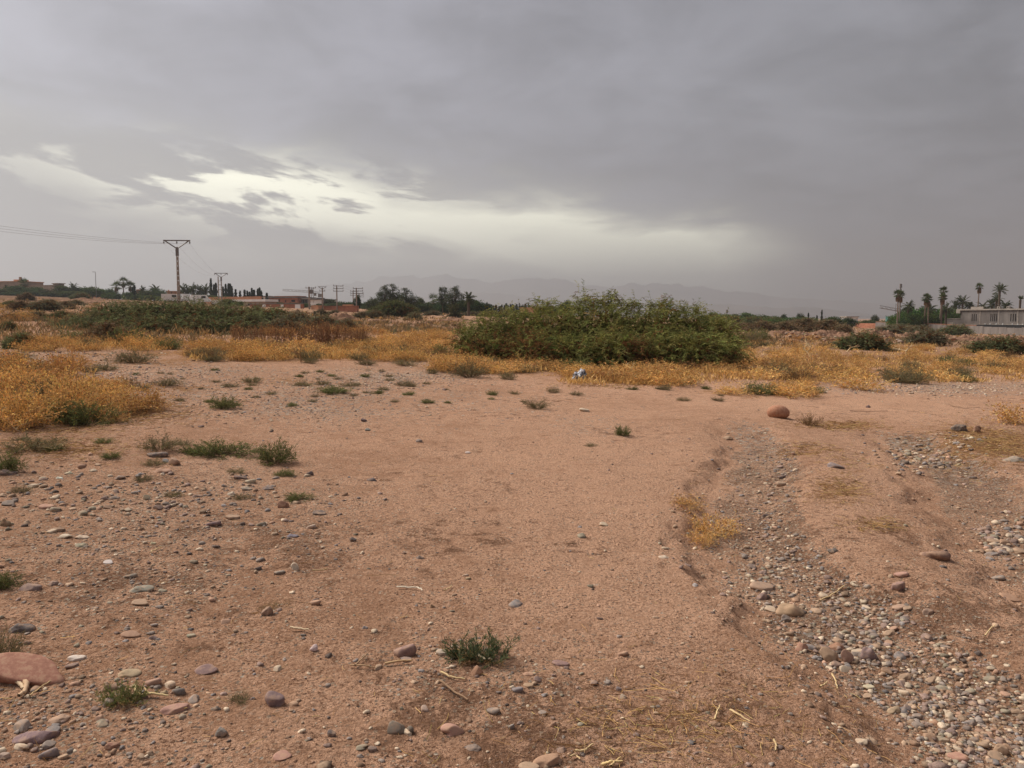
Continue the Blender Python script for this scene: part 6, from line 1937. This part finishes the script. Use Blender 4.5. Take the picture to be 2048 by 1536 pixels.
# denser cobbles where the water left them
for (cx, cyy, rx, ry, nn, med) in ((1860, 905, 80, 26, 260, 0.062), (2010, 1070, 90, 40, 130, 0.06), (1540, 935, 80, 60, 240, 0.035), (1700, 1260, 90, 60, 130, 0.042), (1880, 1330, 190, 100, 420, 0.030), (1990, 1480, 190, 90, 420, 0.028), (1560, 1120, 90, 60, 150, 0.034), (1760, 1180, 110, 50, 150, 0.036), (1520, 1030, 60, 60, 130, 0.03), (180, 985, 200, 50, 160, 0.05), (420, 1000, 220, 50, 120, 0.045), (760, 757, 200, 18, 1300, 0.036), (560, 790, 240, 40, 1500, 0.03), (1920, 776, 170, 12, 900, 0.045), (1725, 773, 70, 10, 260, 0.045), (300, 745, 200, 24, 900, 0.04), (130, 712, 130, 14, 300, 0.05)):
    px_, py_ = cx + rx * g.normal(size=nn) * 0.6, cyy + ry * g.normal(size=nn) * 0.6
    xx, yy = ground(px_, py_)
    zz_ = height(xx, yy)
    gg = gully(xx, yy)[1]
    kp = (gg > 0.35) | (cx < 900) | ((cx > 1700) & (cyy < 1000))
    xx, yy, zz_, gg = xx[kp], yy[kp], zz_[kp], gg[kp]
    sets.append((xx, yy, zz_, np.clip(np.exp(g.normal(math.log(med), 0.33, len(xx))), 0.015, 0.11), g.integers(0, len(SPAL), len(xx)), gg))
# crumbled stones along the gully banks
for P_, off, nn in ((GA, -0.5, 420), (GB, -0.55, 260)):
    ti = g.uniform(1.0, len(P_) - 1.01, nn)
    i0 = ti.astype(int)
    f_ = (ti - i0)[:, None]
    q_ = P_[i0] * (1 - f_) + P_[i0 + 1] * f_
    t_ = P_[i0 + 1] - P_[i0]
    t_ = t_ / np.linalg.norm(t_, axis=1, keepdims=True)
    nrm = np.stack([-t_[:, 1], t_[:, 0]], 1)          # photo right when walking towards the camera
    q_ = q_ + nrm * (off + 0.16 * g.normal(size=(nn, 1)))
    sets.append((q_[:, 0], q_[:, 1], height(q_[:, 0], q_[:, 1]), np.clip(np.exp(g.normal(math.log(0.018), 0.5, nn)), 0.006, 0.06), g.integers(0, len(SPAL), nn), np.zeros(nn)))
x, y, z, size, ci, gu = (np.concatenate([s_[i] for s_ in sets]) for i in range(6))
ps = size / (y * CP / F)
ppx, ppy = proj(x, y, z)
infr = (ppx > 5) & (ppx < 2043) & (ppy < 1530)
order = np.argsort(-(ps * infr))
n_big = 300 - len(STN)
big, rest = order[:n_big], order[n_big:]
for i in big:
    a, b = float(ppx[i]), float(ppy[i])
    zone = ('in the upper gully' if b < 1080 else 'in the lower gully pebbles') if gu[i] > 0.3 and a < 1800 or (gu[i] > 0.3 and b > 1150) else ('in the cobble heap of the far gully' if a > 1700 and b < 1150 else ('in the left gravel' if a < 640 and b < 1160 else ('in the lower left gravel' if a < 700 else ('along the right edge' if a > 1500 else 'on the bare track'))))
    nm = SNAME[ci[i]]
    W = float(size[i])
    o = obj('stone', big_s[random.randrange(0, 8)], None, (float(x[i]), float(y[i]), float(z[i]) + W * 0.04), random.random() * 6.28, (W, W * random.uniform(0.62, 0.9), W * random.uniform(0.38, 0.62)))
    o.rotation_euler[0] = random.uniform(-0.15, 0.15)
    o.color = (*(SPAL[ci[i]] * random.uniform(0.85, 1.12)), 1)
    near = min([t for t in STN if len(t[6].split()) < 9], key=lambda t: (t[0] - a) ** 2 + 2 * (t[1] - b) ** 2)
    side = 'left of' if a < near[0] - abs(near[1] - b) * 1.5 else ('right of' if a > near[0] + abs(near[1] - b) * 1.5 else ('behind' if b < near[1] else 'in front of'))
    tag(o, ('small %s stone %s the %s' % (nm, side, near[6])), 'stone', 'small stones by the ' + near[6])


def pebble_mesh(name, x, y, z, size, cols, sub, seed, nvar=6, flat=(0.4, 0.7), sink=0.03, rough=0.34):
    g = np.random.default_rng(seed)
    tv = [stone_shape(sub, seed * 10 + i, rough, 0) for i in range(nvar)]
    Fs = tv[0][1]
    T = np.stack([t[0] for t in tv])
    n = len(x)
    vi = g.integers(0, nvar, n)
    V = T[vi] * np.stack([size, size * g.uniform(0.6, 0.95, n), size * g.uniform(*flat, n)], 1)[:, None]
    a = g.random(n) * 6.28
    c, s_ = np.cos(a)[:, None], np.sin(a)[:, None]
    V = np.stack([V[..., 0] * c - V[..., 1] * s_, V[..., 0] * s_ + V[..., 1] * c, V[..., 2]], -1)
    V = V + np.stack([x, y, z + size * sink], 1)[:, None]
    m = T.shape[1]
    Fq = (Fs[None] + (np.arange(n) * m)[:, None, None]).reshape(-1, 3)
    return mkmesh(name, [(V.reshape(-1, 3), Fq, np.repeat(cols, m, 0), 0)], [M['pebbles']], True)


fl = np.where(y > 14, 1.3, 1.0)[:, None]
pc = np.clip(fl * SPAL[ci] * (1 + 0.18 * rng.normal(size=(len(ci), 1))), 0.05, 0.8)
mid_ = rest[ps[rest] > 6.0][:5000]
small_ = np.setdiff1d(rest, mid_)
tag(obj('gravel', mesh := pebble_mesh('gravel', x[mid_], y[mid_], z[mid_], size[mid_], pc[mid_], 1, 31)), 'rounded mixed gravel strewn over the ground and the gullies', 'gravel', kind='stuff')
tag(obj('fine_gravel', pebble_mesh('fine_gravel', x[small_], y[small_], z[small_], size[small_], pc[small_], 0, 33)), 'fine gravel between the larger stones', 'gravel', kind='stuff')
# soil crumbs everywhere near
g, px, py, x, y, z = cand(30000, -160, 2220, 800, 1680, 905)
cl = 0.5 + 0.5 * vnoise(x * 1.4, y * 1.4, 77) + 0.35 * vnoise(x * 6, y * 6, 78)
keep = g.random(len(x)) < np.clip(cl, 0.15, 1)
x, y, z = x[keep], y[keep], z[keep]
size = np.maximum(np.exp(g.normal(math.log(0.0055), 0.5, len(x))), 1.5 * y * CP / F)
cc = np.array([(0.27, 0.165, 0.11), (0.19, 0.12, 0.085), (0.40, 0.27, 0.185), (0.14, 0.11, 0.095), (0.33, 0.20, 0.13)])[g.integers(0, 5, len(x))] * (1 + 0.15 * g.normal(size=(len(x), 1)))
tag(obj('soil_crumbs', pebble_mesh('soil_crumbs', x, y, z, size, np.clip(cc, 0.04, 0.7), 0, 35, flat=(0.5, 0.9), rough=0.4)), 'crumbs and clods of dry soil on the bare ground', 'soil', kind='stuff')
# rubble pieces on the banks at the right
g = np.random.default_rng(17)
n = 420
pxr, pyr = g.uniform(1560, 2110, n), g.uniform(666, 690, n)
xr, yr = ground(pxr, pyr)
zr = height(xr, yr)
sz = np.exp(g.normal(math.log(0.2), 0.45, n))
rc = np.array([(0.30, 0.17, 0.11), (0.36, 0.22, 0.15), (0.22, 0.13, 0.09), (0.5, 0.4, 0.3), (0.27, 0.2, 0.16)])[g.integers(0, 5, n)]
tag(obj('rubble', pebble_mesh('rubble', xr, yr, zr + g.uniform(0.1, 0.5, n), sz, rc, 1, 37, rough=0.45)), 'broken rubble lying on the reddish banks at the right', 'rubble', kind='stuff')

# =====================================================================
# straw, twigs and litter
# =====================================================================
g, px, py, x, y, z = cand(48000, -100, 2160, 760, 1660, 911)
ml = masks(x, y, z)[:, 2]
keep = g.random(len(x)) < 0.012 + 0.75 * ml ** 1.3
keep |= (np.exp(-(((px - 1380) / 330) ** 2 + ((py - 1450) / 90) ** 2)) > g.random(len(x)) * 5)
x, y, z = x[keep], y[keep], z[keep]
for cx, cyy, rx, ry, nn in ((1970, 890, 120, 40, 2600), (250, 822, 120, 22, 1500), (120, 898, 130, 26, 1300), (1680, 851, 80, 8, 700), (1680, 990, 55, 24, 500), (1605, 905, 55, 12, 400), (1755, 1060, 55, 12, 300), (90, 856, 130, 10, 700), (1230, 768, 120, 6, 600), (1330, 1440, 170, 60, 220), (1700, 930, 60, 30, 200)):
    xa, ya = ground(cx + rx * g.normal(size=nn) * 0.6, cyy + ry * g.normal(size=nn) * 0.6)
    x, y, z = np.concatenate([x, xa]), np.concatenate([y, ya]), np.concatenate([z, height(xa, ya)])
n = len(x)
a = g.random(n) * 6.28
d = np.stack([np.cos(a), np.sin(a), g.uniform(-0.05, 0.3, n)], 1)
Ls = np.exp(g.normal(math.log(0.055), 0.5, n))
P_ = arcs(g, np.stack([x, y, z + 0.006], 1), d, Ls, 4, 0.25, 0.08)
P_[:, :, 2] = np.maximum(P_[:, :, 2], (z + 0.003)[:, None])
rad = np.maximum(0.0011, 0.30 * y * CP / F)
V, Fq = tubes(P_, rad[:, None] * np.ones((1, 4)))
tag(obj('straw_litter', mkmesh('straw_litter', [(V, Fq, np.repeat(colvar(g, n, (0.50, 0.32, 0.14), 0.35, 1, (0.24, 0.13, 0.06), 0.45), 12, 0), 0)], [M['dry']])), 'dry straw and plant litter scattered over the ground', 'litter', kind='stuff')


def twig(pts, r, col, label, lift=0.012):
    """a twig lying on the ground along photo points"""
    W_ = []
    for a_, b_ in pts:
        x_, y_, z_ = gp(a_, b_)
        W_.append((x_, y_, z_ + lift * random.uniform(0.7, 1.6)))
    W_ = np.array(W_)
    t_ = np.linspace(0, len(W_) - 1, len(W_) * 4)
    S = np.stack([np.interp(t_, np.arange(len(W_)), W_[:, i]) for i in range(3)], 1)
    S[1:-1] += 0.0015 * np.random.default_rng(len(label)).normal(size=S[1:-1].shape)
    o = obj('dry_twig', mkmesh('dry_twig', [(*tubes(S[None], np.linspace(r, r * 0.6, len(S))[None], 6), col, 0)], [M['bark']], True))
    tag(o, label, 'twig')


PALE, STRAW, DKT = (0.66, 0.50, 0.33), (0.58, 0.42, 0.23), (0.27, 0.17, 0.11)
for pts, r, c, lab in (([(268, 1381), (279, 1395), (308, 1397), (337, 1397)], 0.006, (0.72, 0.56, 0.30), 'pale yellow bent twig beside the small green tuft'), ([(288, 1382), (300, 1396)], 0.0035, STRAW, 'short side twig above the pale yellow one'), ([(44, 1364), (54, 1378), (50, 1392), (38, 1402)], 0.012, (0.5, 0.34, 0.22), 'curved thick root piece below the red slab'), ([(30, 1370), (44, 1378), (48, 1386)], 0.010, PALE, 'short pale stick lying across the curved root'),
                        ([(60, 1400), (80, 1382), (112, 1364)], 0.003, STRAW, 'thin straw arching right of the curved root'), ([(580, 1259), (600, 1260), (618, 1261)], 0.006, PALE, 'short pale stick on the bare soil left of centre'), ([(794, 1175), (812, 1175), (835, 1176), (845, 1181)], 0.005, (0.75, 0.66, 0.52), 'whitish stick on the track'), ([(888, 1182), (898, 1176), (904, 1168)], 0.004, STRAW, 'small bent twig right of the whitish stick'),
                        ([(770, 1330), (800, 1327), (824, 1326)], 0.006, (0.50, 0.33, 0.18), 'straight brown stick below the mauve boulder'), ([(882, 1348), (900, 1357), (930, 1361)], 0.0045, STRAW, 'thin yellow twig left of the pinkish angular stone'), ([(880, 1370), (912, 1390), (936, 1405)], 0.0055, DKT, 'dark slanting stick below the tuft'), ([(710, 1337), (722, 1325), (736, 1314)], 0.004, (0.45, 0.3, 0.18), 'thin brown twig pointing up left of the boulder'), ([(700, 1335), (730, 1337), (752, 1337)], 0.0035, (0.45, 0.3, 0.18), 'thin brown twig lying flat left of the boulder'),
                        ([(948, 1303), (958, 1314), (968, 1322), (985, 1324)], 0.006, (0.70, 0.56, 0.38), 'pale twig lying in the blue green tuft'), ([(1150, 1503), (1170, 1500), (1186, 1488)], 0.005, STRAW, 'yellow twig right of the large pinkish grey stone'), ([(1204, 1524), (1222, 1526), (1245, 1522)], 0.006, (0.62, 0.44, 0.22), 'yellow branched twig at the bottom edge'), ([(1222, 1535), (1230, 1524), (1242, 1516)], 0.005, (0.62, 0.44, 0.22), 'upper fork of the yellow bottom twig'), ([(1140, 1515), (1152, 1508), (1160, 1522)], 0.004, STRAW, 'small straw angle at the bottom centre'),
                        ([(1460, 1420), (1475, 1432), (1500, 1446)], 0.005, STRAW, 'straw lying on the bank near the lower gully'), ([(1430, 1440), (1436, 1424), (1440, 1412)], 0.004, STRAW, 'short upright straw on the bank'), ([(1665, 1325), (1672, 1338), (1676, 1350)], 0.004, STRAW, 'straw at the gully edge below the tan boulders'), ([(1640, 1358), (1650, 1346), (1655, 1340)], 0.004, STRAW, 'second straw at the gully edge'), ([(1640, 1180), (1662, 1170), (1690, 1166)], 0.005, STRAW, 'long straw lying in the gully by the large boulder'), ([(1548, 1480), (1553, 1490), (1551, 1500)], 0.005, (0.5, 0.36, 0.2), 'small brown stick near the bottom right centre'),
                        ([(300, 1108), (312, 1102), (324, 1097)], 0.004, STRAW, 'small straw in the left gravel'), ([(625, 1143), (645, 1142), (656, 1140)], 0.004, STRAW, 'thin yellow straw right of the orange cream stone'), ([(1970, 1275), (1980, 1262), (1990, 1258)], 0.004, STRAW, 'straw lying on the right bank'), ([(1900, 812), (1930, 815), (1960, 813)], 0.006, DKT, 'long thin dark stick on the pale sand at the right'), ([(1700, 823), (1730, 825), (1775, 822)], 0.006, DKT, 'thin dark stick on the sand right of the boulder')):
    twig(pts, r, c, lab)

# crumpled plastic litter below the large bush
V, Fs = ico(3)
gl = np.random.default_rng(5)
dd = np.ones(len(V))
for _ in range(14):
    kk = rvec(gl, 1)[0] * gl.uniform(2, 7)
    dd += 0.22 * np.abs(np.sin(V @ kk + gl.random() * 6)) - 0.13
x, y, z = gp(1155, 757)
m_, nt_, out_ = nodes('crumpled_plastic')
b_ = principled(nt_, out_, 0.35, 0.5)
tc_ = nt_.nodes.new('ShaderNodeTexCoord')
n_ = X(nt_, noise(nt_, tc_.outputs['Object'], 16, 3, 0.6).outputs['Fac'])
nt_.links.new(mixc(nt_, n_.ss(0.47, 0.51), (0.62, 0.63, 0.66), (0.03, 0.03, 0.045)), b_.inputs['Base Color'])
o = obj('plastic_bag', mkmesh('plastic_bag', [(V * dd[:, None] * np.array([0.17, 0.09, 0.085]), Fs)], [m_], False), None, (x, y - 0.25, z + 0.12))
o.rotation_euler = (0.3, -0.6, 0.5)
tag(o, 'crumpled black and white plastic bag below the large bush', 'litter')
